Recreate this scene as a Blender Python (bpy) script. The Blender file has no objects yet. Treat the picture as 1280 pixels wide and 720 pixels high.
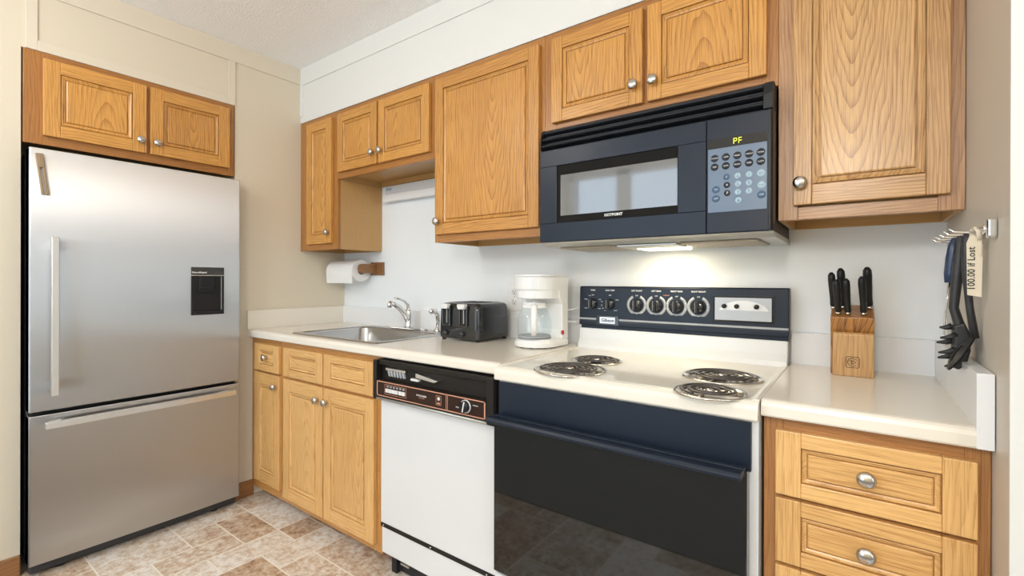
import bpy, bmesh, math, random
from math import sin, cos, pi
from mathutils import Vector, Matrix
random.seed(7)
S = bpy.context.scene
COL = S.collection
# ------------------------------------------------------------------ camera
YAW, PITCH, ROLL = 0.6351, -0.0005, 0.0025
cam = bpy.data.cameras.new('camera'); camo = bpy.data.objects.new('camera', cam); COL.objects.link(camo)
fw = Vector((-sin(YAW)*cos(PITCH), cos(YAW)*cos(PITCH), sin(PITCH)))
rt = Vector((cos(YAW), sin(YAW), 0)); up = rt.cross(fw)
r2 = cos(ROLL)*rt + sin(ROLL)*up; u2 = -sin(ROLL)*rt + cos(ROLL)*up
m = Matrix((r2, u2, -fw)).transposed().to_4x4(); m.translation = (2.7039, -1.8279, 1.1872)
camo.matrix_world = m
cam.sensor_width = 36; cam.lens = 589.64*36/1280; cam.shift_y = -9.59/1280; cam.clip_start = 0.02
S.camera = camo
# ------------------------------------------------------------------ light and exposure
S.view_settings.view_transform = 'Standard'; S.view_settings.look = 'None'
S.view_settings.gamma = 1; S.view_settings.use_curve_mapping = False
S.view_settings.exposure = -0.12
W = bpy.data.worlds.new('world'); S.world = W; W.use_nodes = True
W.node_tree.nodes['Background'].inputs[0].default_value = (0.75, 0.87, 1, 1)
W.node_tree.nodes['Background'].inputs[1].default_value = 1.0
try:
    S.cycles.use_denoising = True; S.cycles.max_bounces = 10; S.cycles.diffuse_bounces = 6
    S.cycles.sample_clamp_indirect = 6
except Exception: pass

def area(name, loc, aim, sx, sy, power, color):
    l = bpy.data.lights.new(name, 'AREA'); l.shape = 'RECTANGLE'; l.size = sx; l.size_y = sy
    l.energy = power; l.color = color
    o = bpy.data.objects.new(name, l); COL.objects.link(o); o.location = loc
    o.rotation_euler = (Vector(aim)-Vector(loc)).to_track_quat('-Z', 'Z').to_euler()
    return o
area('window_daylight', (0.95, -3.66, 1.25), (0.95, 0, 1.25), 1.6, 2.1, 31, (0.66, 0.83, 1.0))
area('side_fill_light', (5.26, -2.2, 1.35), (0, -2.2, 1.35), 2.0, 1.5, 26, (0.80, 0.90, 1.0))  # added side light, meant for a bright reflection in the refrigerator steel
def bulb(name, loc, power, color, r=0.16):
    l = bpy.data.lights.new(name, 'POINT'); l.energy = power; l.color = color; l.shadow_soft_size = r
    o = bpy.data.objects.new(name, l); COL.objects.link(o); o.location = loc; return o
bulb('ceiling_lamp_light', (2.6, -2.9, 1.95), 60, (1.0, 0.965, 0.915))
bulb('fill_light_right', (4.0, -2.5, 2.10), 28, (1.0, 0.965, 0.915))  # added fill lamp, lifts walls and ceiling and reflects in the refrigerator
bulb('fill_light_left', (0.8, -2.25, 2.30), 21, (1.0, 0.965, 0.915), 0.10)  # added fill lamp out of view, brightens the ceiling

# ------------------------------------------------------------------ materials
def nt(name):
    mt = bpy.data.materials.new(name); mt.use_nodes = True
    n = mt.node_tree.nodes; return mt, n, mt.node_tree.links, n['Principled BSDF']
def plain(name, c, rough=0.5, metal=0.0, spec=0.5, coat=0.0, bump=None, trans=0.0, emit=None, aniso=0):
    mt, n, L, b = nt(name)
    b.inputs['Base Color'].default_value = (*c, 1); b.inputs['Roughness'].default_value = rough
    b.inputs['Metallic'].default_value = metal; b.inputs['Specular IOR Level'].default_value = spec
    b.inputs['Coat Weight'].default_value = coat; b.inputs['Coat Roughness'].default_value = 0.05
    b.inputs['Transmission Weight'].default_value = trans
    if emit: b.inputs['Emission Color'].default_value = (*emit[0], 1); b.inputs['Emission Strength'].default_value = emit[1]
    if bump:
        tc = n.new('ShaderNodeTexCoord'); t = n.new('ShaderNodeTexNoise'); t.inputs['Scale'].default_value = bump[0]
        t.inputs['Detail'].default_value = 3
        bp = n.new('ShaderNodeBump'); bp.inputs['Strength'].default_value = bump[1]; bp.inputs['Distance'].default_value = bump[2]
        L.new(tc.outputs['Object'], t.inputs['Vector']); L.new(t.outputs['Fac'], bp.inputs['Height']); L.new(bp.outputs['Normal'], b.inputs['Normal'])
    else:
        # faint roughness variation: handled surfaces are never perfectly even
        tc = n.new('ShaderNodeTexCoord'); t = n.new('ShaderNodeTexNoise'); t.inputs['Scale'].default_value = 9
        mr = n.new('ShaderNodeMapRange'); mr.inputs['To Min'].default_value = rough*0.9; mr.inputs['To Max'].default_value = min(1, rough*1.12)
        L.new(tc.outputs['Object'], t.inputs['Vector']); L.new(t.outputs['Fac'], mr.inputs['Value']); L.new(mr.outputs['Result'], b.inputs['Roughness'])
    return mt

def oak(name, light, dark, rough=0.38, contrast=1.0, ring_w=0.5, freq=95.0, wob=0.06):
    mt, n, L, b = nt(name)
    uv = n.new('ShaderNodeUVMap'); uv.uv_map = 'grain'
    sep = n.new('ShaderNodeSeparateXYZ'); L.new(uv.outputs['UV'], sep.inputs[0])
    def math_(op, a, bb=None, c=None):
        x = n.new('ShaderNodeMath'); x.operation = op
        for i, v in enumerate((a, bb, c)):
            if v is None: continue
            if isinstance(v, (int, float)): x.inputs[i].default_value = v
            else: L.new(v, x.inputs[i])
        return x.outputs[0]
    def noise(su, sv, detail=2.0, scale=1.0):
        mp = n.new('ShaderNodeMapping'); mp.inputs['Scale'].default_value = (su, sv, 1)
        L.new(uv.outputs['UV'], mp.inputs['Vector'])
        t = n.new('ShaderNodeTexNoise'); t.inputs['Scale'].default_value = scale; t.inputs['Detail'].default_value = detail
        L.new(mp.outputs['Vector'], t.inputs['Vector']); return t.outputs['Fac']
    warp = math_('MULTIPLY', math_('SUBTRACT', noise(2.2, 14, 2), 0.5), wob)
    v = math_('ADD', sep.outputs[1], warp)
    uu = math_('MULTIPLY', sep.outputs[0], 0.13)
    r = math_('SQRT', math_('ADD', math_('MULTIPLY', v, v), math_('MULTIPLY', uu, uu)))
    ring = math_('FRACT', math_('ADD', math_('MULTIPLY', r, freq), math_('MULTIPLY', noise(6, 40, 3), 0.7)))
    ring = math_('POWER', ring, 3.4)
    pores = math_('MULTIPLY', math_('GREATER_THAN', noise(9, 420, 1), 0.58), 0.34)
    fine = math_('MULTIPLY', noise(3, 150, 4), 0.60)
    blotch = math_('MULTIPLY', noise(1.6, 5, 2), 0.35)
    amt = math_('MULTIPLY', math_('ADD', math_('MULTIPLY', ring, ring_w), math_('ADD', pores, math_('ADD', fine, blotch))), 0.70*contrast)
    oi = n.new('ShaderNodeObjectInfo')
    amt = math_('ADD', amt, math_('MULTIPLY', math_('SUBTRACT', oi.outputs['Random'], 0.5), 0.16))
    cr = n.new('ShaderNodeValToRGB'); e = cr.color_ramp.elements
    e[0].position = 0.12; e[0].color = (*light, 1); e[1].position = 0.95; e[1].color = (*dark, 1)
    L.new(amt, cr.inputs['Fac']); L.new(cr.outputs['Color'], b.inputs['Base Color'])
    b.inputs['Roughness'].default_value = rough; b.inputs['Coat Weight'].default_value = 0.25; b.inputs['Coat Roughness'].default_value = 0.22
    bp = n.new('ShaderNodeBump'); bp.inputs['Strength'].default_value = 0.12; bp.inputs['Distance'].default_value = 0.001; bp.invert = True
    L.new(amt, bp.inputs['Height']); L.new(bp.outputs['Normal'], b.inputs['Normal'])
    return mt

def steel(name, c, rough, su, wav=0.0, aniso=0.0, rot=0.0):
    mt, n, L, b = nt(name)
    b.inputs['Base Color'].default_value = (*c, 1); b.inputs['Metallic'].default_value = 1
    tc = n.new('ShaderNodeTexCoord'); mp = n.new('ShaderNodeMapping')
    if su is None: su = (0.001, 0.001, 0.001)
    mp.inputs['Scale'].default_value = su
    t = n.new('ShaderNodeTexNoise'); t.inputs['Scale'].default_value = 1; t.inputs['Detail'].default_value = 4
    L.new(tc.outputs['Object'], mp.inputs['Vector']); L.new(mp.outputs['Vector'], t.inputs['Vector'])
    mr = n.new('ShaderNodeMapRange'); mr.inputs['To Min'].default_value = rough*0.85; mr.inputs['To Max'].default_value = rough*1.2
    L.new(t.outputs['Fac'], mr.inputs['Value']); L.new(mr.outputs['Result'], b.inputs['Roughness'])
    if aniso:
        b.inputs['Anisotropic'].default_value = aniso; b.inputs['Anisotropic Rotation'].default_value = rot
        tg = n.new('ShaderNodeCombineXYZ'); tg.inputs[1].default_value = 1.0   # grain runs so that reflections spread sideways
        L.new(tg.outputs[0], b.inputs['Tangent'])
    if wav:
        t2 = n.new('ShaderNodeTexNoise'); t2.inputs['Scale'].default_value = 2.2; t2.inputs['Detail'].default_value = 1
        mp2 = n.new('ShaderNodeMapping'); mp2.inputs['Scale'].default_value = (1, 1, 0.7)
        bp = n.new('ShaderNodeBump'); bp.inputs['Strength'].default_value = wav; bp.inputs['Distance'].default_value = 0.01
        L.new(tc.outputs['Object'], mp2.inputs['Vector']); L.new(mp2.outputs['Vector'], t2.inputs['Vector'])
        L.new(t2.outputs['Fac'], bp.inputs['Height']); L.new(bp.outputs['Normal'], b.inputs['Normal'])
    return mt

M = {}
M['wall_daylit'] = plain('wall paint with daylight cast', (0.82, 0.855, 0.875), 0.55, bump=(140, 0.15, 0.001))  # cool daylight on the back wall is mixed into this colour
M['wall_beige'] = plain('beige wall paint with warm bounce tint', (0.66, 0.59, 0.465), 0.55, bump=(140, 0.15, 0.001))  # beige made warmer to stand for light bounced off the cabinets
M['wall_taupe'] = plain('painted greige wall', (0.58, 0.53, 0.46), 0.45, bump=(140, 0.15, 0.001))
M['wall_end_lit'] = plain('wall end with room light painted in', (0.66, 0.66, 0.63), 0.5, bump=(140, 0.1, 0.001))  # lighter than the wall: brightness of the room-facing end put into the colour
M['trim_cream'] = plain('cream trim paint', (0.67, 0.605, 0.485), 0.45)
M['soffit'] = plain('soffit paint', (0.73, 0.735, 0.715), 0.5, bump=(120, 0.1, 0.001))
M['ceiling'] = plain('popcorn ceiling', (0.93, 0.92, 0.90), 0.9, bump=(95, 0.8, 0.006))
M['carpet'] = plain('grey carpet', (0.22, 0.21, 0.20), 0.95, bump=(300, 0.8, 0.004))
M['oak_upper'] = oak('golden oak', (0.72, 0.365, 0.085), (0.25, 0.085, 0.013))
M['oak_frame'] = oak('golden oak frame', (0.46, 0.205, 0.048), (0.22, 0.075, 0.014))
M['oak_base'] = oak('pale oak', (0.82, 0.51, 0.20), (0.38, 0.165, 0.036), ring_w=0.32)
M['oak_baseframe'] = oak('pale oak frame', (0.62, 0.32, 0.095), (0.31, 0.125, 0.03))
M['oak_side'] = oak('oak plywood side', (0.52, 0.31, 0.115), (0.38, 0.20, 0.06), contrast=0.6)
M['oak_right'] = oak('open grained oak', (0.72, 0.44, 0.175), (0.28, 0.12, 0.036), contrast=1.1, ring_w=0.6, freq=125.0, wob=0.045)
M['oak_rightframe'] = oak('worn oak frame', (0.54, 0.31, 0.145), (0.24, 0.105, 0.045), contrast=1.1)
M['oak_baseframe2'] = oak('red oak frame', (0.47, 0.225, 0.075), (0.24, 0.09, 0.022))
M['baseboard'] = oak('walnut stained baseboard', (0.33, 0.155, 0.055), (0.17, 0.065, 0.02))
M['darkwood'] = oak('brown stained wood', (0.30, 0.145, 0.05), (0.14, 0.055, 0.018))
M['acacia'] = oak('acacia wood', (0.60, 0.27, 0.055), (0.15, 0.05, 0.012), contrast=1.35)
M['acacia_pale'] = oak('pale acacia wood', (0.60, 0.37, 0.155), (0.34, 0.155, 0.05), contrast=1.1)
M['clipwood'] = oak('weathered wood', (0.36, 0.26, 0.15), (0.19, 0.12, 0.06))
M['laminate'] = plain('cream laminate', (0.78, 0.73, 0.64), 0.16, spec=0.5)
M['laminate_white'] = plain('white laminate', (0.79, 0.81, 0.83), 0.25)
M['enamel'] = plain('bisque enamel', (0.77, 0.735, 0.645), 0.14, coat=0.3)
M['enamel_white'] = plain('white enamel', (0.70, 0.715, 0.725), 0.2, coat=0.2)
M['white_plastic'] = plain('white plastic', (0.80, 0.81, 0.81), 0.3)
M['black_gloss'] = plain('black gloss', (0.012, 0.013, 0.015), 0.12, coat=0.4)
M['black_satin'] = plain('black satin', (0.011, 0.012, 0.015), 0.38, spec=0.35)
M['black_skytint'] = plain('black satin plastic with sky tint painted in', (0.012, 0.018, 0.031), 0.32, spec=0.28)  # black plastic; the blue is sky reflection put into the base colour
M['black_glass'] = plain('black oven glass', (0.006, 0.007, 0.007), 0.04, spec=0.7)
M['black_plastic'] = plain('black plastic', (0.010, 0.010, 0.010), 0.4, spec=0.35)
M['mesh_glass'] = plain('screened window glass', (0.15, 0.155, 0.16), 0.05, spec=1.0, coat=1.0)
M['matte_black'] = plain('matte black', (0.010, 0.009, 0.008), 0.7, spec=0.15)
M['brown_black'] = plain('brown black plastic', (0.012, 0.009, 0.007), 0.42, spec=0.3)
M['brown_panel'] = plain('brown control panel', (0.026, 0.010, 0.006), 0.3, spec=0.3)
M['salmon'] = plain('salmon printed line', (0.62, 0.30, 0.20), 0.4)
M['print_white'] = plain('white print', (0.72, 0.73, 0.72), 0.5)
M['print_grey'] = plain('grey print', (0.36, 0.38, 0.40), 0.45)
M['panel_blue'] = plain('blue grey keypad', (0.13, 0.18, 0.26), 0.25)
M['key_dark'] = plain('dark key', (0.02, 0.022, 0.03), 0.3)
M['key_pale'] = plain('pale key', (0.36, 0.50, 0.60), 0.3)
M['key_blue'] = plain('blue key', (0.07, 0.13, 0.22), 0.3)
M['led'] = plain('lit display segments', (0.3, 0.4, 0.02), 0.5, emit=((0.75, 0.85, 0.05), 2.2))
M['chrome'] = steel('chrome', (0.80, 0.80, 0.80), 0.07, (3, 3, 3))
M['nickel'] = steel('brushed nickel', (0.58, 0.55, 0.50), 0.22, (60, 60, 300))
M['sink_steel'] = steel('sink steel', (0.56, 0.56, 0.56), 0.24, (4, 160, 4))
M['alum'] = steel('brushed aluminium', (0.74, 0.74, 0.73), 0.30, (6, 90, 90))
M['clock_silver'] = plain('silver printed face', (0.40, 0.41, 0.42), 0.35, metal=0.4)
M['hood_metal'] = plain('grey underside metal', (0.50, 0.50, 0.47), 0.35, metal=0.6)
M['filter'] = plain('grease filter', (0.42, 0.36, 0.28), 0.4, metal=0.6, bump=(500, 0.8, 0.003))
M['fridge_steel'] = steel('brushed stainless steel', (0.57, 0.565, 0.555), 0.37, None, aniso=1.0)
M['fridge_side'] = plain('dark fridge side', (0.03, 0.032, 0.036), 0.5)
M['coil'] = plain('burner coil', (0.055, 0.046, 0.042), 0.28, metal=0.2, spec=0.8)
M['drip'] = steel('drip pan chrome', (0.74, 0.70, 0.64), 0.16, (30, 30, 30))
M['rubber'] = plain('black rubber', (0.015, 0.015, 0.015), 0.7)
M['paper'] = plain('white paper towel', (0.86, 0.86, 0.85), 0.95, bump=(220, 0.4, 0.001))
M['cardboard'] = plain('cardboard tube', (0.34, 0.25, 0.16), 0.9)
M['tag'] = plain('cream paper tag', (0.74, 0.66, 0.52), 0.8)
M['ink'] = plain('black ink', (0.02, 0.02, 0.02), 0.7)
M['red_switch'] = plain('red rocker switch', (0.45, 0.03, 0.02), 0.3)
M['blue_handle'] = plain('navy handle', (0.02, 0.045, 0.11), 0.25)
M['nylon'] = plain('black nylon', (0.022, 0.023, 0.026), 0.42)
M['lamp_glow'] = plain('lamp lens', (0.9, 0.85, 0.7), 0.5, emit=((1, 0.88, 0.62), 6.0))
M['window_paint'] = plain('white window frame', (0.8, 0.8, 0.8), 0.4)
# thin glass
mt, n, L, b = nt('clear glass'); 
gl = n.new('ShaderNodeBsdfGlossy'); gl.inputs['Roughness'].default_value = 0.02
tr = n.new('ShaderNodeBsdfTransparent'); tr.inputs['Color'].default_value = (0.95, 0.97, 0.97, 1)
fr = n.new('ShaderNodeLayerWeight'); fr.inputs['Blend'].default_value = 0.25
mx = n.new('ShaderNodeMixShader'); pw = n.new('ShaderNodeMath'); pw.operation = 'POWER'; pw.inputs[1].default_value = 2.5; L.new(fr.outputs['Facing'], pw.inputs[0])
sc2 = n.new('ShaderNodeMath'); sc2.operation = 'MULTIPLY_ADD'; sc2.inputs[1].default_value = 0.38; sc2.inputs[2].default_value = 0.03; L.new(pw.outputs[0], sc2.inputs[0]); L.new(sc2.outputs[0], mx.inputs[0]); L.new(tr.outputs[0], mx.inputs[1]); L.new(gl.outputs[0], mx.inputs[2])
L.new(mx.outputs[0], n['Material Output'].inputs['Surface']); M['glass'] = mt
# floor tile: tone from a per-tile colour attribute, mottled like printed stone
mt, n, L, b = nt('stone look vinyl tile')
at = n.new('ShaderNodeAttribute'); at.attribute_name = 'tone'; tc = n.new('ShaderNodeTexCoord')
va = n.new('ShaderNodeVectorMath'); va.operation = 'MULTIPLY_ADD'; va.inputs[1].default_value = (1, 1, 1)
L.new(tc.outputs['Object'], va.inputs[0]); L.new(at.outputs['Vector'], va.inputs[2])
sc_ = n.new('ShaderNodeVectorMath'); sc_.operation = 'SCALE'; sc_.inputs['Scale'].default_value = 1.0; L.new(va.outputs[0], sc_.inputs[0])
n1 = n.new('ShaderNodeTexNoise'); n1.inputs['Scale'].default_value = 13; n1.inputs['Detail'].default_value = 8; n1.inputs['Roughness'].default_value = 0.68; n1.inputs['Distortion'].default_value = 0.8
n2 = n.new('ShaderNodeTexNoise'); n2.inputs['Scale'].default_value = 42; n2.inputs['Detail'].default_value = 6; n2.inputs['Roughness'].default_value = 0.75
L.new(va.outputs[0], n1.inputs['Vector']); L.new(va.outputs[0], n2.inputs['Vector'])
mm = n.new('ShaderNodeMath'); mm.operation = 'MULTIPLY_ADD'; mm.inputs[1].default_value = 0.78; L.new(n2.outputs['Fac'], mm.inputs[0])
m2_ = n.new('ShaderNodeMath'); m2_.operation = 'MULTIPLY'; m2_.inputs[1].default_value = 0.55; L.new(n1.outputs['Fac'], m2_.inputs[0]); L.new(m2_.outputs[0], mm.inputs[2])
sx = n.new('ShaderNodeSeparateColor'); L.new(at.outputs['Color'], sx.inputs[0])
m3_ = n.new('ShaderNodeMath'); m3_.operation = 'MULTIPLY_ADD'; m3_.inputs[1].default_value = 0.20; L.new(sx.outputs[0], m3_.inputs[0]); L.new(mm.outputs[0], m3_.inputs[2])
cr = n.new('ShaderNodeValToRGB'); els = cr.color_ramp.elements
els[0].position = 0.51; els[0].color = (0.20, 0.12, 0.07, 1); els[1].position = 0.90; els[1].color = (0.80, 0.77, 0.73, 1)
for p_, c_ in ((0.61, (0.41, 0.27, 0.18, 1)), (0.69, (0.53, 0.395, 0.28, 1)), (0.77, (0.63, 0.54, 0.445, 1))):
    q_ = els.new(p_); q_.color = c_
L.new(m3_.outputs[0], cr.inputs['Fac']); L.new(cr.outputs['Color'], b.inputs['Base Color'])
b.inputs['Roughness'].default_value = 0.38
M['tile'] = mt
M['grout'] = plain('pale grout', (0.84, 0.79, 0.71), 0.7)

# ------------------------------------------------------------------ mesh helpers
class MB:
    """Collects shapes in one bmesh; tf maps build coordinates to world coordinates."""
    def __init__(s, tf=None):
        s.bm = bmesh.new(); s.uv = s.bm.loops.layers.uv.new('grain'); s.tf = tf; s.mats = []
        s.col = None
    def mi(s, mat):
        if mat is None: return 0
        if mat not in s.mats: s.mats.append(mat)
        return s.mats.index(mat)
    def faces(s, vs, fs, mat=None, grain=2, off=None, smooth=False, uvc=None):
        """grain: axis index the wood grain runs along; off: sideways shift from the heart of the figure"""
        k = s.mi(mat)
        bv = [s.bm.verts.new(v) for v in vs]
        cen = [sum(v[i] for v in vs)/len(vs) for i in range(3)]
        if uvc: cen = uvc
        ou = random.uniform(-0.5, 0.5) if off is None or abs(off) < 0.075 else random.uniform(-3, 3)
        ov = random.choice((-1, 1))*random.uniform(0.09, 0.22) if off is None else off + random.uniform(-0.02, 0.02)
        out = []
        for f in fs:
            try: fc = s.bm.faces.new([bv[i] for i in f])
            except ValueError: continue
            fc.material_index = k; fc.smooth = smooth; out.append(fc)
            others = [i for i in range(3) if i != grain]
            for lp in fc.loops:
                c = lp.vert.co
                lp[s.uv].uv = (c[grain]-cen[grain]+ou, (c[others[0]]-cen[others[0]])+(c[others[1]]-cen[others[1]])+ov)
        if s.tf:
            for v in bv: v.co = s.tf(v.co)
        return out
    def box(s, x0, x1, y0, y1, z0, z1, mat=None, grain=2, off=None):
        vs = [(x, y, z) for x in (x0, x1) for y in (y0, y1) for z in (z0, z1)]
        return s.faces(vs, [(0,1,3,2),(4,6,7,5),(0,4,5,1),(2,3,7,6),(0,2,6,4),(1,5,7,3)], mat, grain, off)
    def prism(s, poly, axis, a0, a1, mat=None, grain=2, off=None, smooth=False):
        """poly: list of 2D points in the two other axes (in axis order), extruded along axis"""
        n = len(poly); o = [i for i in range(3) if i != axis]
        def P(p, a):
            v = [0, 0, 0]; v[axis] = a; v[o[0]] = p[0]; v[o[1]] = p[1]; return tuple(v)
        vs = [P(p, a0) for p in poly] + [P(p, a1) for p in poly]
        s.faces(vs, [tuple(range(n)), tuple(range(2*n-1, n-1, -1))] + [(i, (i+1) % n, n+(i+1) % n, n+i) for i in range(n)], mat, grain, off, smooth)
    def lathe(s, prof, c=(0, 0, 0), axis=2, seg=24, mat=None, smooth=True, a0=0, a1=2*pi, grain=2, close=True):
        """prof: (radius, height) list turned about axis through c"""
        full = abs(a1-a0-2*pi) < 1e-6; ns = seg if full else seg+1; vs = []
        o = [i for i in range(3) if i != axis]
        for r, h in prof:
            for i in range(ns):
                a = a0+(a1-a0)*i/seg; v = [0, 0, 0]; v[axis] = c[axis]+h
                v[o[0]] = c[o[0]]+r*cos(a); v[o[1]] = c[o[1]]+r*sin(a); vs.append(tuple(v))
        fs = []
        for j in range(len(prof)-1):
            for i in range(ns if full else ns-1):
                i2 = (i+1) % ns
                fs.append((j*ns+i, j*ns+i2, (j+1)*ns+i2, (j+1)*ns+i))
        if full and close:
            if prof[0][0] > 1e-6: fs.append(tuple(range(ns)))
            if prof[-1][0] > 1e-6: fs.append(tuple((len(prof)-1)*ns+i for i in range(ns)))
        s.faces(vs, fs, mat, grain, smooth=smooth)
    def tube(s, pts, r, seg=10, mat=None, flat=1.0, smooth=True, side=None, cap=True):
        """swept tube through pts; r number or list; flat squashes the second axis; side fixes the first axis"""
        P = [Vector(p) for p in pts]; n = len(P); rs = r if isinstance(r, (list, tuple)) else [r]*n
        vs = []; prev = None
        for i in range(n):
            t = (P[min(i+1, n-1)]-P[max(i-1, 0)]).normalized()
            if side is not None: a = Vector(side)
            elif prev is None: a = Vector((0, 0, 1)) if abs(t.z) < 0.9 else Vector((1, 0, 0))
            else: a = prev
            a = (a-t*a.dot(t)).normalized(); b = t.cross(a); prev = a
            for k in range(seg):
                q = 2*pi*k/seg; vs.append(tuple(P[i]+a*(cos(q)*rs[i])+b*(sin(q)*rs[i]*flat)))
        fs = [(j*seg+k, j*seg+(k+1) % seg, (j+1)*seg+(k+1) % seg, (j+1)*seg+k) for j in range(n-1) for k in range(seg)]
        if cap: fs += [tuple(range(seg)), tuple((n-1)*seg+k for k in range(seg))]
        s.faces(vs, fs, mat, 2, smooth=smooth)
    def nested(s, rects, mat=None, grain=2, off=0.0, back=True):
        """concentric rectangles (x0,x1,z0,z1,y) joined by rings and closed by the last one"""
        vs = []
        for x0, x1, z0, z1, y in rects: vs += [(x0, y, z0), (x1, y, z0), (x1, y, z1), (x0, y, z1)]
        fs = []
        for j in range(len(rects)-1):
            for k in range(4): fs.append((4*j+k, 4*j+(k+1) % 4, 4*j+4+(k+1) % 4, 4*j+4+k))
        e = 4*(len(rects)-1); fs.append((e, e+1, e+2, e+3))
        if back: fs.append((3, 2, 1, 0))
        s.faces(vs, fs, mat, grain, off)
    def build(s, name, mat=None, parent=None, bevel=0.0, segs=2, local=False, smooth_angle=None, subsurf=0):
        if parent is not None and not local:
            root = parent
            while root.parent: root = root.parent
            d = root.location
            for v in s.bm.verts: v.co -= d
        origin = None
        if parent is None:
            co = [v.co for v in s.bm.verts]
            origin = Vector(((min(c.x for c in co)+max(c.x for c in co))/2, (min(c.y for c in co)+max(c.y for c in co))/2, min(c.z for c in co)))
            for v in s.bm.verts: v.co -= origin
        bmesh.ops.recalc_face_normals(s.bm, faces=s.bm.faces)
        me = bpy.data.meshes.new(name); s.bm.to_mesh(me); s.bm.free()
        for x in (s.mats or [mat]): me.materials.append(M[x] if isinstance(x, str) else x)
        o = bpy.data.objects.new(name, me); COL.objects.link(o)
        if origin: o.location = origin
        if parent is not None: o.parent = parent
        if bevel:
            bv = o.modifiers.new('bevel', 'BEVEL'); bv.width = bevel; bv.segments = segs; bv.limit_method = 'ANGLE'; bv.angle_limit = math.radians(40)
            bv.harden_normals = False
        if subsurf:
            sd = o.modifiers.new('sub', 'SUBSURF'); sd.levels = subsurf; sd.render_levels = subsurf
        return o

def tag(o, label, cat=None, group=None):
    o['label'] = label
    if cat: o['category'] = cat
    if group: o['group'] = group
    return o
def thing(name, label, cat, loc, group=None, rz=0):
    o = bpy.data.objects.new(name, None); COL.objects.link(o); o.location = loc; o.rotation_euler = (0, 0, rz)
    o.empty_display_size = 0.05
    return tag(o, label, cat, group)
def struct(o): o['kind'] = 'structure'; return o

def text(name, s, size, loc, facing, mat, parent, align='CENTER', spin=0.0, sx=1.0, bold=0.0, ext=0.0002):
    """flat lettering; facing: '-y' (reads along +x) or '+x' (reads along +y) or '-x'"""
    cu = bpy.data.curves.new(name, 'FONT'); cu.body = s; cu.size = size; cu.align_x = align; cu.align_y = 'CENTER'; cu.extrude = ext; cu.offset = bold; cu.resolution_u = 2
    o = bpy.data.objects.new(name, cu); COL.objects.link(o)
    dg = bpy.context.evaluated_depsgraph_get(); me = bpy.data.meshes.new_from_object(o.evaluated_get(dg))
    bpy.data.objects.remove(o); bpy.data.curves.remove(cu)
    X, Y = {'-y': (Vector((1, 0, 0)), Vector((0, 0, 1))), '+x': (Vector((0, 1, 0)), Vector((0, 0, 1))), '-x': (Vector((0, -1, 0)), Vector((0, 0, 1)))}[facing]
    root = parent
    while root.parent: root = root.parent
    for v in me.vertices:
        x, y = v.co.x*sx, v.co.y
        a, b_ = x*cos(spin)-y*sin(spin), x*sin(spin)+y*cos(spin)
        v.co = Vector(loc)+X*a+Y*b_+X.cross(Y)*v.co.z-root.location
    me.materials.clear(); me.materials.append(M[mat]); me.name = name
    o = bpy.data.objects.new(name, me); COL.objects.link(o); o.parent = parent
    return o

# ------------------------------------------------------------------ room shell
XW = 2.905; CE = 2.445; YF = -3.6; XR = 5.2
m_ = MB(); m_.box(-0.10, XW+0.0, 0.0, 0.10, -0.02, CE+0.05); struct(m_.build('wall_back', 'wall_daylit'))
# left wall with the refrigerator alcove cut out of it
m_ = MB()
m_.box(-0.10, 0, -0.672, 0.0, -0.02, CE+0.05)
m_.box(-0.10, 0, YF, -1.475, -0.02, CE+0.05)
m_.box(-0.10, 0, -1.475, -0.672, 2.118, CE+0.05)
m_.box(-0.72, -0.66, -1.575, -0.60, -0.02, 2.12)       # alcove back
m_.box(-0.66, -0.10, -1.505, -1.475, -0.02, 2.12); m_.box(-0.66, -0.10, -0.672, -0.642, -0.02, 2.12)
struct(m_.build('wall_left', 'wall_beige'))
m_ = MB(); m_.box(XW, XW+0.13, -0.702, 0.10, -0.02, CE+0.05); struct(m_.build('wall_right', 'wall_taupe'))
m_ = MB(); m_.box(XW, XW+0.13, -0.708, -0.702, -0.02, CE); struct(m_.build('trim_1', 'wall_end_lit'))  # thin skin on the wall end, coloured lighter as if catching room light
m_ = MB(); m_.box(-0.1, XR+0.1, YF-0.1, 0.1, CE, CE+0.08); struct(m_.build('ceiling', 'ceiling'))
# far side of the room, behind the camera: wall with a two-pane glazed door, side wall with a window added for its light
m_ = MB()
m_.box(-0.1, 0.05, YF-0.08, YF, 0, CE); m_.box(1.80, XR, YF-0.08, YF, 0, CE); m_.box(0.05, 1.80, YF-0.08, YF, 2.36, CE); m_.box(0.05, 1.80, YF-0.08, YF, 0, 0.12)
struct(m_.build('wall_front', 'wall_beige'))
m_ = MB()
for a, b_ in ((0.05, 0.11), (0.62, 0.78), (1.74, 1.80)): m_.box(a, b_, YF-0.07, YF-0.02, 0.12, 2.36)
m_.box(0.05, 1.80, YF-0.07, YF-0.02, 2.30, 2.36); m_.box(0.05, 1.80, YF-0.07, YF-0.02, 0.12, 0.2)
struct(m_.build('window_1', 'window_paint', bevel=0.004))
m_ = MB()
m_.box(XR, XR+0.08, -3.3, -1.1, 0, 0.55); m_.box(XR, XR+0.08, -3.3, -1.1, 2.15, CE); m_.box(XR, XR+0.08, YF-0.08, -3.3, 0, CE); m_.box(XR, XR+0.08, -1.1, -0.6, 0, CE)
struct(m_.build('wall_side', 'wall_beige'))
m_ = MB()
for a, b_ in ((-3.3, -3.24), (-2.23, -2.17), (-1.16, -1.1)): m_.box(XR+0.01, XR+0.06, a, b_, 0.55, 2.15)
m_.box(XR+0.01, XR+0.06, -3.3, -1.1, 0.55, 0.61); m_.box(XR+0.01, XR+0.06, -3.3, -1.1, 2.09, 2.15)
struct(m_.build('added_window', 'window_paint', bevel=0.004))  # unseen window, added to go with the side light
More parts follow.
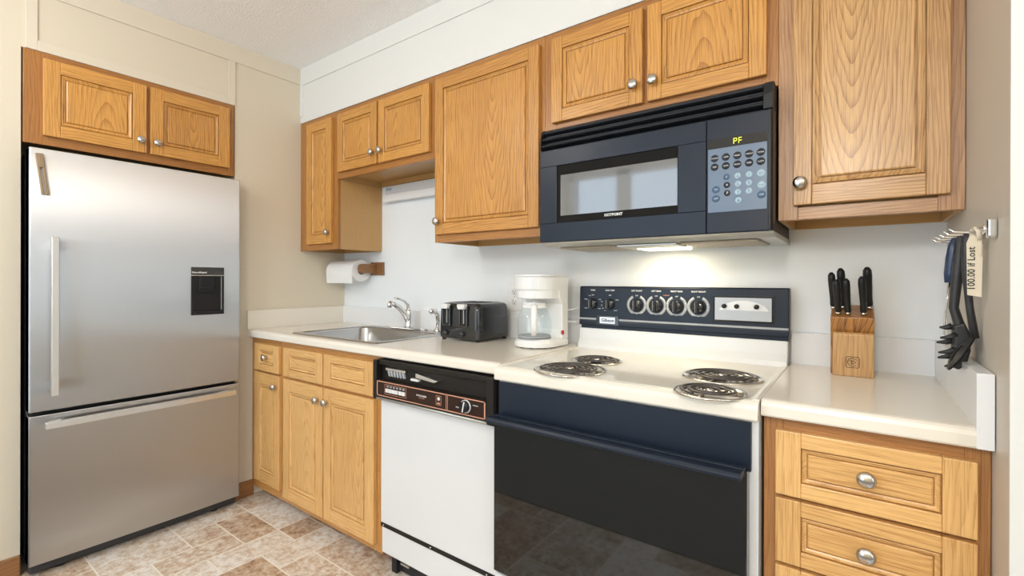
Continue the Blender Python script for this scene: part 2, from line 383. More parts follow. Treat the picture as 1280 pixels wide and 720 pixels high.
m_ = MB(); m_.box(XW+0.13, XR+0.08, -0.72, -0.60, 0, CE); struct(m_.build('wall_side', 'wall_beige'))

# floor: random-sized vinyl tiles on a 15 cm grid over a grout bed, carpet beyond the kitchen
m_ = MB()
tone = m_.bm.loops.layers.float_color.new('tone')
G = 0.1515; NX, NY = 20, 11; X0, Y0 = 0.03-0.1515, 0.075
used = set(); rnd = random.Random(21)
for j in range(NY):
    for i in range(NX):
        if (i, j) in used: continue
        opts = [(2, 2)]*4+[(3, 2)]*2+[(2, 1)]*3+[(1, 1)]*1+[(1, 2)]*1+[(2, 3)]
        rnd.shuffle(opts)
        for w, h in opts+[(1, 1)]:
            cells = [(i+a, j+b_) for a in range(w) for b_ in range(h)]
            if all(c not in used and c[0] < NX and c[1] < NY for c in cells): break
        used.update(cells); g = 0.003
        x0, x1 = X0+i*G+g, X0+(i+w)*G-g; y1, y0 = Y0-j*G-g, Y0-(j+h)*G+g
        x0 = max(x0, -0.66); y0 = max(y0, -1.548)
        fs = m_.faces([(x0, y0, 0), (x1, y0, 0), (x1, y1, 0), (x0, y1, 0)], [(0, 1, 2, 3)], 'tile')
        c = (rnd.random(), rnd.random(), rnd.random(), 1)
        for f in fs:
            for lp in f.loops: lp[tone] = c
m_.box(-0.66, 3.0, -1.55, 0.0, -0.03, -0.0008, 'grout')
m_.box(-0.1, XR+0.1, YF-0.1, -1.55, -0.03, 0.004, 'carpet')
struct(m_.build('floor'))
# wall trim
m_ = MB(); m_.box(0, 0.014, -0.672, -0.575, 0, 0.085, 'baseboard', 1); m_.box(0, 0.014, -2.6, -1.475, 0, 0.085, 'baseboard', 1); struct(m_.build('baseboard_left', bevel=0.004))
m_ = MB(); m_.box(0, 0.007, YF, -0.302, 2.352, CE); struct(m_.build('trim_2', 'trim_cream', bevel=0.0015))
m_ = MB(); m_.box(0, 0.007, -1.463, -1.428, 2.118, 2.352); m_.box(0, 0.007, -0.706, -0.672, 2.118, 2.352); m_.box(0, 0.007, -1.428, -0.706, 2.118, 2.16)
struct(m_.build('trim_3', 'trim_cream', bevel=0.0015))
m_ = MB(); m_.box(0.0, XW, -0.302, 0.0, 2.122, CE); struct(m_.build('soffit', 'soffit'))
m_ = MB(); m_.box(0.0, XW, -0.308, -0.302, 2.344, CE); struct(m_.build('trim_4', 'soffit', bevel=0.0015))
m_ = MB(); m_.box(0.0, 0.030, -0.308, -0.302, 2.16, 2.344); struct(m_.build('trim_5', 'soffit', bevel=0.0015))

# ------------------------------------------------------------------ cabinets
def back_tf(c): return Vector((c[0], -c[1], c[2]))     # build y = distance out from the back wall
def left_tf(c): return Vector((c[1], c[0], c[2]))      # build x runs along the left wall, y = distance out from it

def knob(tf, a, z, d, parent, r=0.0175):
    k = MB(tf)
    prof = [(0.0075, 0), (0.0062, 0.004), (0.0052, 0.010), (0.0075, 0.013), (r*0.86, 0.0155), (r, 0.019), (r*0.93, 0.0235), (r*0.62, 0.027), (r*0.2, 0.0285), (0.0005, 0.0286)]
    k.lathe(prof, (a, d, z), axis=1, seg=20)
    return k.build('knob', 'nickel', parent)

def front(tf, parent, x0, x1, z0, z1, d, wood, kind='door', kn=None, fw_=0.046, rail=None, th=0.019, flat_rails=None):
    """raised panel door or drawer front lying on the plane d"""
    rail = rail or fw_; drawer = kind == 'drawer'
    f = MB(tf); e = d+th
    f.box(x0, x0+fw_, d, e, z0, z1, wood, 2); f.box(x1-fw_, x1, d, e, z0, z1, wood, 2)
    f.box(x0+fw_, x1-fw_, d, e, z0, z0+rail, wood, 0); f.box(x0+fw_, x1-fw_, d, e, z1-rail, z1, wood, 0)
    o = f.build(kind, None, parent, bevel=0.0022, segs=2)
    p = MB(tf); a0, a1, c0, c1 = x0+fw_, x1-fw_, z0+rail, z1-rail
    def R(i, y): return (a0+i, a1-i, c0+i, c1-i, d+y)
    k = 0.7 if drawer else 1.0
    p.nested([R(-0.003, 0.004), R(-0.003, 0.007), R(0.0022, 0.007), R(0.0026, 0.0155), R(0.006*k, 0.0165), R(0.010*k, 0.0135), R(0.0155*k, 0.0115), R(0.0157*k, 0.006), R(0.0178*k, 0.006), R(0.0182*k, 0.0125), R(0.022*k, 0.0145)], wood, 0 if drawer else 2, random.uniform(-0.07, 0.07))
    p.build('panel', None, o)
    if kn: knob(tf, kn[0], kn[1], e if not drawer else d+(0.0145 if kn else th), o)
    return o

def wall_cabinet(tf, x0, x1, z0, z1, depth, label, doors, frame, wood, stiles=(0.038, 0.038), top=0.03, bot=0.034, side='oak_side', mid=None, rec=0.03, group=None, name='wall_cabinet', lab_fr=None):
    base = tf(Vector(((x0+x1)/2, depth/2, z0)))
    t = thing(name, label, 'cabinet', base, group)
    b_ = MB(tf); dd = depth-0.019
    b_.box(x0, x0+0.013, 0.0, dd, z0, z1-0.001, side, 2); b_.box(x1-0.013, x1, 0.0, dd, z0, z1-0.001, side, 2)
    b_.box(x0+0.013, x1-0.013, 0.0, dd, z0+rec, z0+rec+0.012, side, 0); b_.box(x0+0.013, x1-0.013, 0, dd, z1-0.013, z1-0.001, side, 0)
    b_.box(x0+0.013, x1-0.013, 0.0, 0.014, z0, z1-0.013, side, 0)
    b_.build('body', None, t)
    f = MB(tf)
    f.box(x0, x0+stiles[0], dd, depth, z0, z1, frame, 2); f.box(x1-stiles[1], x1, dd, depth, z0, z1, frame, 2)
    f.box(x0+stiles[0], x1-stiles[1], dd, depth, z1-top, z1, frame, 0); f.box(x0+stiles[0], x1-stiles[1], dd, depth, z0, z0+bot, frame, 0)
    if mid: f.box(mid-0.02, mid+0.02, dd, depth, z0+bot, z1-top, frame, 2)
    f.build('face_frame', None, t, bevel=0.0012)
    for dkw in doors: front(tf, t, d=depth, wood=wood, **dkw)
    return t
UZ0, UZ1, DZ0, DZ1, SZ0, SB = 1.357, 2.1195, 1.391, 2.090, 1.775, 1.742
D_ = 0.301
wall_cabinet(back_tf, 0.002, 0.381, UZ0, UZ1, D_, 'narrow oak wall cabinet with one tall door in the corner above the paper towels',
    [dict(x0=0.094, x1=0.343, z0=DZ0, z1=DZ1, kn=(0.318, 1.452), fw_=0.052)], 'oak_frame', 'oak_upper', stiles=(0.10, 0.044))
wall_cabinet(back_tf, 0.3815, 1.140, SB, UZ1, D_, 'short oak wall cabinet with two small doors over the sink',
    [dict(x0=0.402, x1=0.739, z0=SZ0, z1=DZ1, kn=(0.712, 1.833)), dict(x0=0.753, x1=1.117, z0=SZ0, z1=DZ1, kn=(0.778, 1.833))], 'oak_frame', 'oak_upper', stiles=(0.03, 0.03), mid=0.746)
wall_cabinet(back_tf, 1.1405, 1.734, UZ0, UZ1, D_, 'wide oak wall cabinet with a single large door left of the microwave',
    [dict(x0=1.158, x1=1.716, z0=DZ0, z1=DZ1, kn=(1.181, 1.449), fw_=0.049)], 'oak_frame', 'oak_upper', stiles=(0.03, 0.03))
wall_cabinet(back_tf, 1.7345, 2.517, SB, UZ1, D_, 'short oak wall cabinet with two doors directly above the black microwave',
    [dict(x0=1.772, x1=2.124, z0=SZ0, z1=DZ1, kn=(2.097, 1.836)), dict(x0=2.141, x1=2.489, z0=SZ0, z1=DZ1, kn=(2.163, 1.836))], 'oak_frame', 'oak_upper', stiles=(0.05, 0.04), mid=2.1325)
wall_cabinet(back_tf, 2.5175, XW-0.001, UZ0, UZ1, D_, 'tall pale oak wall cabinet with one door above the knife block',
    [dict(x0=2.555, x1=2.877, z0=1.395, z1=DZ1, kn=(2.573, 1.454), fw_=0.044, rail=0.054)], 'oak_rightframe', 'oak_right', stiles=(0.048, 0.048))
wall_cabinet(left_tf, -1.467, -0.682, SB, UZ1-0.002, 0.004, 'recessed oak cabinet with two doors over the stainless refrigerator',
    [dict(x0=-1.414, x1=-1.068, z0=SZ0, z1=DZ1, kn=(-1.093, 1.83), fw_=0.052), dict(x0=-1.053, x1=-0.707, z0=SZ0, z1=DZ1, kn=(-1.029, 1.83), fw_=0.052)],
    'oak_frame', 'oak_upper', stiles=(0.06, 0.03), mid=-1.06) if False else None

def recess_cabinet():
    t = thing('wall_cabinet', 'recessed oak cabinet with two doors over the stainless refrigerator', 'cabinet', (0, -1.0745, SB))
    b_ = MB(left_tf)
    b_.box(-1.467, -1.454, -0.45, -0.012, SB, UZ1-0.003, 'oak_side', 2); b_.box(-0.695, -0.682, -0.45, -0.012, SB, UZ1-0.003, 'oak_side', 2)
    b_.box(-1.454, -0.695, -0.45, -0.012, SB+0.02, SB+0.032, 'oak_side', 0); b_.box(-1.454, -0.695, -0.45, -0.012, UZ1-0.02, UZ1-0.004, 'oak_side', 0); b_.box(-1.454, -0.695, -0.45, -0.438, SB+0.032, UZ1-0.02, 'oak_side', 0)
    b_.build('body', None, t)
    f = MB(left_tf); a, c = -0.012, 0.006
    f.box(-1.470, -1.40, a, c, SB-0.004, UZ1-0.003, 'oak_frame', 2); f.box(-0.715, -0.678, a, c, SB-0.004, UZ1-0.003, 'oak_frame', 2)
    f.box(-1.40, -0.715, a, c, UZ1-0.035, UZ1-0.003, 'oak_frame', 0); f.box(-1.40, -0.715, a, c, SB-0.004, SB+0.036, 'oak_frame', 0); f.box(-1.078, -1.042, a, c, SB+0.036, UZ1-0.035, 'oak_frame', 2)
    f.build('face_frame', None, t, bevel=0.0012)
    front(left_tf, t, -1.414, -1.068, SZ0, DZ1, 0.006, 'oak_upper', kn=(-1.093, 1.83), fw_=0.052)
    front(left_tf, t, -1.053, -0.707, SZ0, DZ1, 0.006, 'oak_upper', kn=(-1.029, 1.83), fw_=0.052)
recess_cabinet()

FB = 0.578
def base_cabinet(x0, x1, label, fronts, frame, wood, rails, stiles, bottom=0.056, mids=()):
    t = thing('base_cabinet', label, 'cabinet', ((x0+x1)/2, -0.29, 0))
    b_ = MB(back_tf); dd = FB-0.019
    for a, c in ((x0, x0+0.013), (x1-0.013, x1)):
        b_.box(a, c, 0.022, dd, bottom, 0.874, 'oak_side', 2); b_.box(a, c, 0.022, dd-0.07, 0.0, bottom, 'oak_side', 2)
    b_.box(x0+0.013, x1-0.013, 0.022, dd, bottom, bottom+0.013, 'oak_side', 0); b_.box(x0+0.013, x1-0.013, 0.022, 0.03, bottom+0.013, 0.874, 'oak_side', 2)
    b_.box(x0+0.013, x1-0.013, dd-0.07, dd-0.055, 0.0, bottom, 'baseboard', 0)
    b_.build('body', None, t)
    f = MB(back_tf)
    f.box(x0, x0+stiles[0], dd, FB, bottom, 0.875, frame, 2); f.box(x1-stiles[1], x1, dd, FB, bottom, 0.875, frame, 2)
    for z0, z1 in rails: f.box(x0+stiles[0], x1-stiles[1], dd, FB, z0, z1, frame, 0)
    for mx_ in mids:
        for (z0, z1) in zip([r[1] for r in rails[:-1]], [r[0] for r in rails[1:]]): f.box(mx_-0.019, mx_+0.019, dd, FB, z0, z1, frame, 2)
    f.build('face_frame', None, t, bevel=0.0012)
    for kw in fronts: front(back_tf, t, d=FB, wood=wood, **kw)
    return t
RB = [(0.056, 0.10), (0.677, 0.716), (0.832, 0.875)]
base_cabinet(0.001, 0.3395, 'narrow pale oak base cabinet with one drawer and one door beside the refrigerator',
    [dict(x0=0.060, x1=0.313, z0=0.702, z1=0.845, kind='drawer', kn=(0.186, 0.776), fw_=0.05, rail=0.036), dict(x0=0.060, x1=0.324, z0=0.108, z1=0.692, kn=(0.292, 0.636), fw_=0.056, rail=0.060)],
    'oak_baseframe', 'oak_base', RB, (0.07, 0.03))
base_cabinet(0.340, 1.124, 'wide pale oak base cabinet with two doors under the sink',
    [dict(x0=0.361, x1=0.710, z0=0.702, z1=0.845, kind='drawer', fw_=0.055, rail=0.036), dict(x0=0.720, x1=1.080, z0=0.702, z1=0.845, kind='drawer', fw_=0.055, rail=0.036),
     dict(x0=0.361, x1=0.713, z0=0.088, z1=0.689, kn=(0.677, 0.628), fw_=0.056, rail=0.060), dict(x0=0.722, x1=1.086, z0=0.088, z1=0.689, kn=(0.749, 0.628), fw_=0.056, rail=0.060)],
    'oak_baseframe', 'oak_base', RB, (0.03, 0.05), mids=(0.716,))
base_cabinet(2.523, XW-0.001, 'oak drawer base cabinet with oval knobs right of the range',
    [dict(x0=2.549, x1=2.884, z0=0.700, z1=0.846, kind='drawer', kn=(2.716, 0.776), fw_=0.050, rail=0.034), dict(x0=2.549, x1=2.884, z0=0.546, z1=0.692, kind='drawer', kn=(2.716, 0.619), fw_=0.050, rail=0.034),
     dict(x0=2.549, x1=2.884, z0=0.392, z1=0.538, kind='drawer', kn=(2.716, 0.465), fw_=0.050, rail=0.034), dict(x0=2.549, x1=2.884, z0=0.10, z1=0.384, kind='drawer', kn=(2.716, 0.30), fw_=0.050, rail=0.05)],
    'oak_baseframe2', 'oak_base', [(0.056, 0.11), (0.376, 0.400), (0.530, 0.554), (0.684, 0.708), (0.838, 0.875)], (0.04, 0.036))

# ------------------------------------------------------------------ countertops with backsplashes
def countertop(x0, x1, label, hole=None, splash_left=False, splash_right=False, bs=(0, 0)):
    t = thing('countertop', label, 'countertop', ((x0+x1)/2, -0.3, 0.876))
    ZT, ZB, YC = 0.914, 0.876, -0.612
    nose = [(YC+0.05, ZB), (YC+0.003, ZB), (YC, ZB+0.004), (YC, ZT-0.014), (YC+0.003, ZT-0.006), (YC+0.009, ZT-0.0015), (YC+0.018, ZT), (YC+0.05, ZT)]
    s = MB()
    s.prism(nose, 0, x0, x1)
    yb, yf = -0.019, YC+0.05
    if hole:
        hx0, hx1, hy0, hy1 = hole
        s.box(x0, hx0, yf, yb, ZB, ZT); s.box(hx1, x1, yf, yb, ZB, ZT); s.box(hx0, hx1, hy1, yb, ZB, ZT)
        if hy0 > yf: s.box(hx0, hx1, yf, hy0, ZB, ZT)
    else: s.box(x0, x1, yf, yb, ZB, ZT)
    s.build('slab', 'laminate', t)
    b_ = MB(); b_.box(x0+bs[0], x1+bs[1], -0.019, -0.0005, ZB, 1.017); tag(b_.build('backsplash', 'laminate_white', t, bevel=0.0015), 'white backsplash strip')
    if splash_left:
        b_ = MB(); b_.box(0.0005, 0.016, YC+0.002, -0.019, ZT, 1.017); tag(b_.build('side_splash', 'laminate', t, bevel=0.0015), 'cream side splash')
    if splash_right:
        b_ = MB(); b_.box(x1, x1+0.0245, YC-0.001, -0.0005, ZB, 1.017); tag(b_.build('side_splash', 'laminate_white', t, bevel=0.0015), 'white side splash')
    return t
countertop(0.0005, 1.754, 'long cream laminate countertop holding the sink and coffee maker', hole=(0.39, 1.03, -0.545, -0.075), splash_left=True)
countertop(2.5215, 2.879, 'short cream laminate countertop right of the range under the knife block', splash_right=True)

# ------------------------------------------------------------------ refrigerator
def refrigerator():
    XF = 0.092; y0, y1 = -1.464, -0.684
    t = thing('refrigerator', 'large stainless steel bottom freezer refrigerator in the wall alcove', 'refrigerator', (-0.27, (y0+y1)/2, 0))
    b_ = MB(); b_.box(-0.62, XF-0.075, y0+0.004, y1-0.004, 0.045, 1.700); b_.box(-0.60, XF-0.09, y0+0.02, y1-0.02, 0.0, 0.045); b_.box(XF-0.09, XF-0.035, y0+0.006, y1-0.006, 0.012, 0.045)
    b_.build('body', 'fridge_side', t, bevel=0.004)
    def slab(z0, z1):
        # gently crowned front so the steel bends its reflections
        r = 0.006; n = 48; poly = [(XF-0.07, y0), (XF-r, y0)]
        for i in range(n+1):
            u = i/n; poly.append((XF+0.006*(1-(2*u-1)**2)-0.001, y0+r*0.5+(y1-y0-r)*u))
        poly += [(XF-r, y1), (XF-0.07, y1)]
        s = MB(); s.prism(poly, 2, z0, z1); return s
    d1 = slab(0.660, 1.706).build('door', 'fridge_steel', t, bevel=0.003)
    d2 = slab(0.055, 0.645).build('freezer_drawer', 'fridge_steel', t, bevel=0.003)
    h = MB(); h.box(XF+0.028, XF+0.046, -1.4075, -1.3835, 0.722, 1.354)
    for z in (0.76, 1.32): h.box(XF-0.002, XF+0.030, -1.402, -1.389, z-0.018, z+0.018)
    tag(h.build('handle', 'alum', d1, bevel=0.003), 'vertical aluminium bar handle')
    h = MB()
    h.box(XF+0.034, XF+0.052, -1.425, -0.722, 0.596, 0.622)
    for y in (-1.39, -0.757): h.box(XF-0.002, XF+0.036, y-0.02, y+0.02, 0.602, 0.616)
    tag(h.build('handle', 'alum', d2, bevel=0.003), 'horizontal aluminium bar handle')
    # water dispenser
    c = MB(); yc0, yc1, zc0, zc1 = -0.911, -0.765, 1.012, 1.247; xf = XF+0.0068
    c.box(xf-0.004, xf+0.003, yc0, yc1, 1.208, zc1, 'black_gloss')
    c.box(xf-0.004, xf+0.003, yc0, yc0+0.012, zc0, 1.205, 'black_satin'); c.box(xf-0.004, xf+0.003, yc1-0.012, yc1, zc0, 1.205, 'black_satin')
    c.box(xf-0.004, xf+0.003, yc0+0.012, yc1-0.012, zc0, zc0+0.022, 'black_satin')
    c.box(xf-0.004, xf-0.0005, yc0+0.012, yc1-0.012, zc0+0.022, 1.205, 'black_plastic')
    dp = c.build('dispenser', None, d1, bevel=0.003)
    p = MB(); p.box(xf-0.001, xf+0.008, yc0+0.040, yc1-0.050, 1.145, 1.203); p.box(xf-0.001, xf+0.004, yc0+0.034, yc1-0.044, 1.120, 1.203); p.build('paddle', 'black_satin', dp, bevel=0.004)
    p = MB(); p.box(xf-0.001, xf+0.0036, yc0, yc1, 1.2045, 1.2085); p.build('chrome_line', 'alum', dp)
    p = MB(); p.box(xf+0.001, xf+0.004, yc1-0.0145, yc1-0.0115, zc0+0.024, 1.200); p.build('chrome_edge', 'alum', dp)
    text('lettering', 'Fisher&Paykel', 0.0115, (xf+0.0032, yc0+0.034, 1.2205), '+x', 'print_white', dp, bold=0.0003)
    for y in (y0+0.10, y1-0.10):
        f = MB(); f.lathe([(0.018, 0), (0.018, 0.008), (0.010, 0.011), (0.010, 0.03)], (XF-0.064, y, 0.0005), seg=14); f.build('foot', 'rubber', t)
refrigerator()
def bag_clip():
    XF = 0.0945
    t = thing('bag_clip', 'small weathered wooden clip stuck to the refrigerator door top left', 'clip', (XF+0.006, -1.43, 1.52))
    # two wooden legs tilted a little, joined at the top
    def P(u, w): # u across, w down from the top
        a = 0.115
        return (-1.4385+u*cos(a)+w*sin(a), 1.682+u*sin(a)-w*cos(a))
    b_ = MB()
    q = [P(-0.011, 0), P(0.011, 0), P(0.011, 0.05), P(0.004, 0.056), P(-0.004, 0.056), P(-0.011, 0.05)]
    b_.prism(q, 0, XF+0.001, XF+0.014, 'clipwood', 2); b_.build('head', None, t, bevel=0.002)
    for a, c in ((-0.011, -0.0025), (0.0025, 0.011)):
        b_ = MB(); b_.prism([P(a, 0.05), P(c, 0.05), P(c, 0.162), P(a, 0.162)], 0, XF+0.001, XF+0.012, 'clipwood', 2); b_.build('leg', None, t, bevel=0.002)
bag_clip()

# ------------------------------------------------------------------ sink, faucet, sprayer
def sink():
    t = thing('sink', 'square stainless steel drop in sink in the left countertop', 'sink', (0.71, -0.31, 0.914))
    x0, x1, y0, y1 = 0.372, 1.048, -0.563, -0.050; zr = 0.9145
    def ring(x0, x1, y0, y1, r, z, n=6):
        pts = []
        for cx, cy, a in ((x1-r, y1-r, 0), (x0+r, y1-r, pi/2), (x0+r, y0+r, pi), (x1-r, y0+r, 1.5*pi)):
            for i in range(n+1): pts.append((cx+r*cos(a+i*pi/2/n), cy+r*sin(a+i*pi/2/n), z))
        return pts
    rings = [ring(x0, x1, y0, y1, 0.02, zr), ring(x0+0.003, x1-0.003, y0+0.003, y1-0.003, 0.02, zr+0.004), ring(x0+0.012, x1-0.012, y0+0.012, y1-0.012, 0.02, zr+0.0045),
             ring(x0+0.030, x1-0.030, y0+0.026, y1-0.085, 0.05, zr+0.003), ring(x0+0.034, x1-0.034, y0+0.030, y1-0.089, 0.05, zr-0.006), ring(x0+0.045, x1-0.045, y0+0.041, y1-0.100, 0.06, 0.765), ring(x0+0.075, x1-0.075, y0+0.07, y1-0.13, 0.06, 0.745)]
    vs = sum(rings, []); n = len(rings[0]); fs = [(j*n+i, j*n+(i+1) % n, (j+1)*n+(i+1) % n, (j+1)*n+i) for j in range(len(rings)-1) for i in range(n)]
    fs.append(tuple((len(rings)-1)*n+i for i in range(n)))
    s = MB(); s.faces(vs, fs, smooth=True); s.build('basin', 'sink_steel', t)
    d = MB(); d.lathe([(0.045, 0.0), (0.044, 0.003), (0.030, 0.001), (0.012, 0.002)], (0.71, -0.33, 0.7455), seg=20); d.build('drain', 'chrome', t)
sink()
def faucet():
    X, Y, Z = 0.722, -0.088, 0.9193
    t = thing('faucet', 'chrome single lever kitchen faucet on the sink back rim', 'faucet', (X, Y, Z))
    p = MB()
    prof = [(0.024, -0.125), (0.030, 0)]
    poly = []
    for i in range(24):
        a = 2*pi*i/24; poly.append((X+(0.115 if cos(a) > 0 else -0.115)+0.026*cos(a), Y+0.026*sin(a)))
    p.prism(poly, 2, Z, Z+0.009); p.build('deck_plate', 'chrome', t, bevel=0.003)
    b_ = MB(); b_.lathe([(0.026, 0.009), (0.024, 0.018), (0.020, 0.028), (0.0195, 0.075), (0.021, 0.095), (0.017, 0.106), (0.002, 0.110)], (X, Y, Z)); b_.build('body', 'chrome', t)
    s = MB(); s.tube([(X, Y-0.004, Z+0.045), (X, Y-0.028, Z+0.085), (X, Y-0.065, Z+0.118), (X, Y-0.098, Z+0.137), (X, Y-0.118, Z+0.143)], [0.017, 0.016, 0.0145, 0.0125, 0.011], seg=14)
    s.tube([(X, Y-0.112, Z+0.146), (X, Y-0.122, Z+0.146), (X, Y-0.130, Z+0.138), (X, Y-0.131, Z+0.122)], [0.010, 0.0135, 0.0135, 0.012], seg=14); s.build('spout', 'chrome', t)
    l = MB(); l.tube([(X, Y, Z+0.100), (X, Y-0.006, Z+0.132), (X, Y-0.028, Z+0.152), (X, Y-0.065, Z+0.166), (X, Y-0.098, Z+0.172)], [0.013, 0.011, 0.009, 0.0085, 0.006], seg=12, flat=0.7); l.build('lever', 'chrome', t)
    X2, Y2 = 0.935, -0.078
    t = thing('sink_sprayer', 'chrome side sprayer standing between the faucet and black toaster', 'sprayer', (X2, Y2, Z))
    b_ = MB(); b_.lathe([(0.024, 0), (0.022, 0.006), (0.014, 0.016), (0.0125, 0.024)], (X2, Y2, Z)); b_.build('holder', 'chrome', t)
    s = MB(); s.tube([(X2, Y2, Z+0.018), (X2, Y2+0.003, Z+0.05), (X2, Y2, Z+0.085), (X2, Y2-0.018, Z+0.104), (X2, Y2-0.042, Z+0.108), (X2, Y2-0.052, Z+0.100)], [0.010, 0.0105, 0.013, 0.0145, 0.0135, 0.012], seg=14); s.build('wand', 'chrome', t)
faucet()

# ------------------------------------------------------------------ dishwasher
def dishwasher():
    x0, x1 = 1.132, 1.750
    t = thing('dishwasher', 'white front built in dishwasher with a black control panel', 'dishwasher', ((x0+x1)/2, -0.3, 0))
    b_ = MB(); b_.box(x0+0.004, x1-0.004, -0.585, -0.03, 0.088, 0.872); b_.build('tub', 'black_satin', t)
    d = MB(); d.box(x0+0.010, x1-0.006, -0.602, -0.586, 0.206, 0.712); dr = d.build('door', 'enamel_white', t, bevel=0.003)
    k = MB(); k.box(x0+0.016, x1-0.006, -0.600, -0.586, 0.086, 0.190); k.build('lower_panel', 'enamel_white', t, bevel=0.002)
    s = MB(); s.box(x0+0.012, x1-0.006, -0.604, -0.586, 0.191, 0.2055)
    s.build('metal_strip', 'brown_black', t, bevel=0.001)
    for x in (x0+0.03, 1.43, 1.70):
        sc = MB(); sc.lathe([(0.004, 0), (0.003, -0.002), (0.0005, -0.0025)], (x, -0.604, 0.199), axis=1, seg=10); sc.build('screw', 'chrome', t)
    # control panel: black frame, recessed handle slot over a tilted printed face
    c = MB()
    c.box(x0, x0+0.020, -0.634, -0.586, 0.712, 0.868); c.box(x1-0.030, x1, -0.634, -0.586, 0.712, 0.868)
    c.box(x0+0.020, x1-0.030, -0.622, -0.586, 0.848, 0.868)
    c.box(x0+0.020, x1-0.030, -0.606, -0.586, 0.786, 0.848)
    c.prism([(-0.586, 0.726), (-0.633, 0.726), (-0.633, 0.786), (-0.624, 0.790), (-0.586, 0.790)], 0, x0+0.020, x1-0.030)
    c.prism([(-0.586, 0.705), (-0.612, 0.705), (-0.622, 0.711), (-0.630, 0.722), (-0.634, 0.727), (-0.586, 0.727)], 0, x0, x1)
    cp = c.build('control_panel', 'brown_black', dr, bevel=0.003)
    st = MB(); st.tube([(x0+0.004, -0.6285, 0.7165), (x1-0.004, -0.6285, 0.7165)], 0.0045, seg=8); st.build('grip_strip', 'hood_metal', cp)
    f = MB(); yF = -0.6336
    f.box(x0+0.026, x1-0.036, yF, yF+0.003, 0.7305, 0.7855); fc = f.build('printed_face', 'brown_panel', cp)
    f = MB(); yp = yF-0.0004
    X0, X1, Z0, Z1 = x0+0.024, x1-0.034, 0.7285, 0.7870
    f.box(X0, X1, yp, yF+0.001, Z1-0.0032, Z1); f.box(X0, X1, yp, yF+0.001, Z0, Z0+0.0032); f.box(X0, X0+0.005, yp, yF+0.001, Z0, Z1); f.box(X1-0.005, X1, yp, yF+0.001, Z0, Z1); f.box(1.537, 1.539, yp, yF+0.001, Z0, Z1); f.box(1.544, 1.546, yp, yF+0.001, Z0, Z1)
    def outline(a, b__, c_, d_, w=0.0012):
        f.box(a, b__, yp, yF+0.001, d_-w, d_); f.box(a, b__, yp, yF+0.001, c_, c_+w); f.box(a, a+w, yp, yF+0.001, c_, d_); f.box(b__-w, b__, yp, yF+0.001, c_, d_)
    outline(1.205, 1.330, 0.7395, 0.7775); outline(1.488, 1.514, 0.742, 0.7755)
    f.build('outline', 'salmon', fc)
    for i in range(6):
        q = MB(); a = 1.217+i*0.0185; q.box(a, a+0.011, yp, yF+0.001, 0.7675, 0.7735); q.build('push_mark', 'print_grey', fc)
    for i in range(6):
        q = MB(); a = 1.212+i*0.0185+(0.003 if i > 3 else 0); q.box(a, a+0.0165, yF-0.0035, yF+0.001, 0.7475, 0.7620); q.build('push_button', 'print_white', fc, bevel=0.0008)
    text('lettering', 'POTSCRUBBER', 0.0085, (1.413, yp, 0.7615), '-y', 'print_white', fc, sx=0.95, bold=0.0001)
    text('lettering', 'HOTPOINT', 0.006, (1.415, yp, 0.7535), '-y', 'salmon', fc)
    q = MB(); q.lathe([(0.0065, 0), (0.0065, -0.0012), (0.0005, -0.0014)], (1.501, yp+0.001, 0.7645), axis=1, seg=14); q.build('emblem', 'print_white', fc)
    q = MB(); q.box(1.493, 1.509, yp, yF+0.001, 0.746, 0.751); q.build('emblem', 'salmon', fc)
    kx, kz = 1.632, 0.7595
    kb = MB(); kb.lathe([(0.0225, 0), (0.0225, -0.005), (0.0205, -0.006), (0.0205, -0.004), (0.001, -0.004)], (kx, yF, kz), axis=1, seg=28); kk = kb.build('dial', 'print_white', fc)
    kb = MB(); kb.lathe([(0.0195, -0.004), (0.0185, -0.014), (0.001, -0.015)], (kx, yF, kz), axis=1, seg=28); kb.build('dial', 'black_satin', fc)
    kb = MB(); kb.prism([(kx-0.006, kz-0.017), (kx-0.002, kz-0.018), (kx+0.006, kz+0.017), (kx+0.002, kz+0.018)], 1, yF-0.0165, yF-0.014); kb.build('dial_pointer', 'print_white', fc)
    text('lettering', 'START', 0.006, (kx, yp, kz+0.0262), '-y', 'salmon', fc); text('lettering', 'NORMAL', 0.006, (kx+0.042, yp, kz+0.008), '-y', 'print_white', fc); text('lettering', 'RINSE', 0.006, (kx-0.040, yp, kz-0.010), '-y', 'print_white', fc)
    # vent comb and latch in the handle slot
    for i in range(6):
        v = MB(); a = 1.196+i*0.017; v.prism([(a, 0.835), (a+0.012, 0.835), (a+0.018, 0.806), (a+0.010, 0.806)], 1, -0.616, -0.606); v.build('vent_louver', 'print_grey', cp, bevel=0.001)
    v = MB(); v.box(1.190, 1.305, -0.618, -0.606, 0.829, 0.838); v.build('vent_rim', 'alum', cp, bevel=0.001)
    v = MB(); v.box(1.338, 1.380, -0.620, -0.606, 0.806, 0.814, 'print_white'); v.prism([(1.372, 0.822), (1.372, 0.838), (1.490, 0.823), (1.470, 0.815)], 1, -0.626, -0.607, 'alum'); v.build('latch', None, cp, bevel=0.001)
    # toe space bracket under the lower panel
    l = MB(); l.box(x0+0.055, x1-0.02, -0.560, -0.552, 0.012, 0.086); l.box(x0+0.045, x0+0.075, -0.575, -0.552, 0.004, 0.086); l.build('toe_panel', 'black_satin', t, bevel=0.002)
    for x in (x0+0.10, x1-0.10):
        l = MB(); l.lathe([(0.018, 0), (0.018, 0.006), (0.007, 0.008), (0.007, 0.088)], (x, -0.53, 0.0004), seg=14); l.build('leg', 'hood_metal', t)
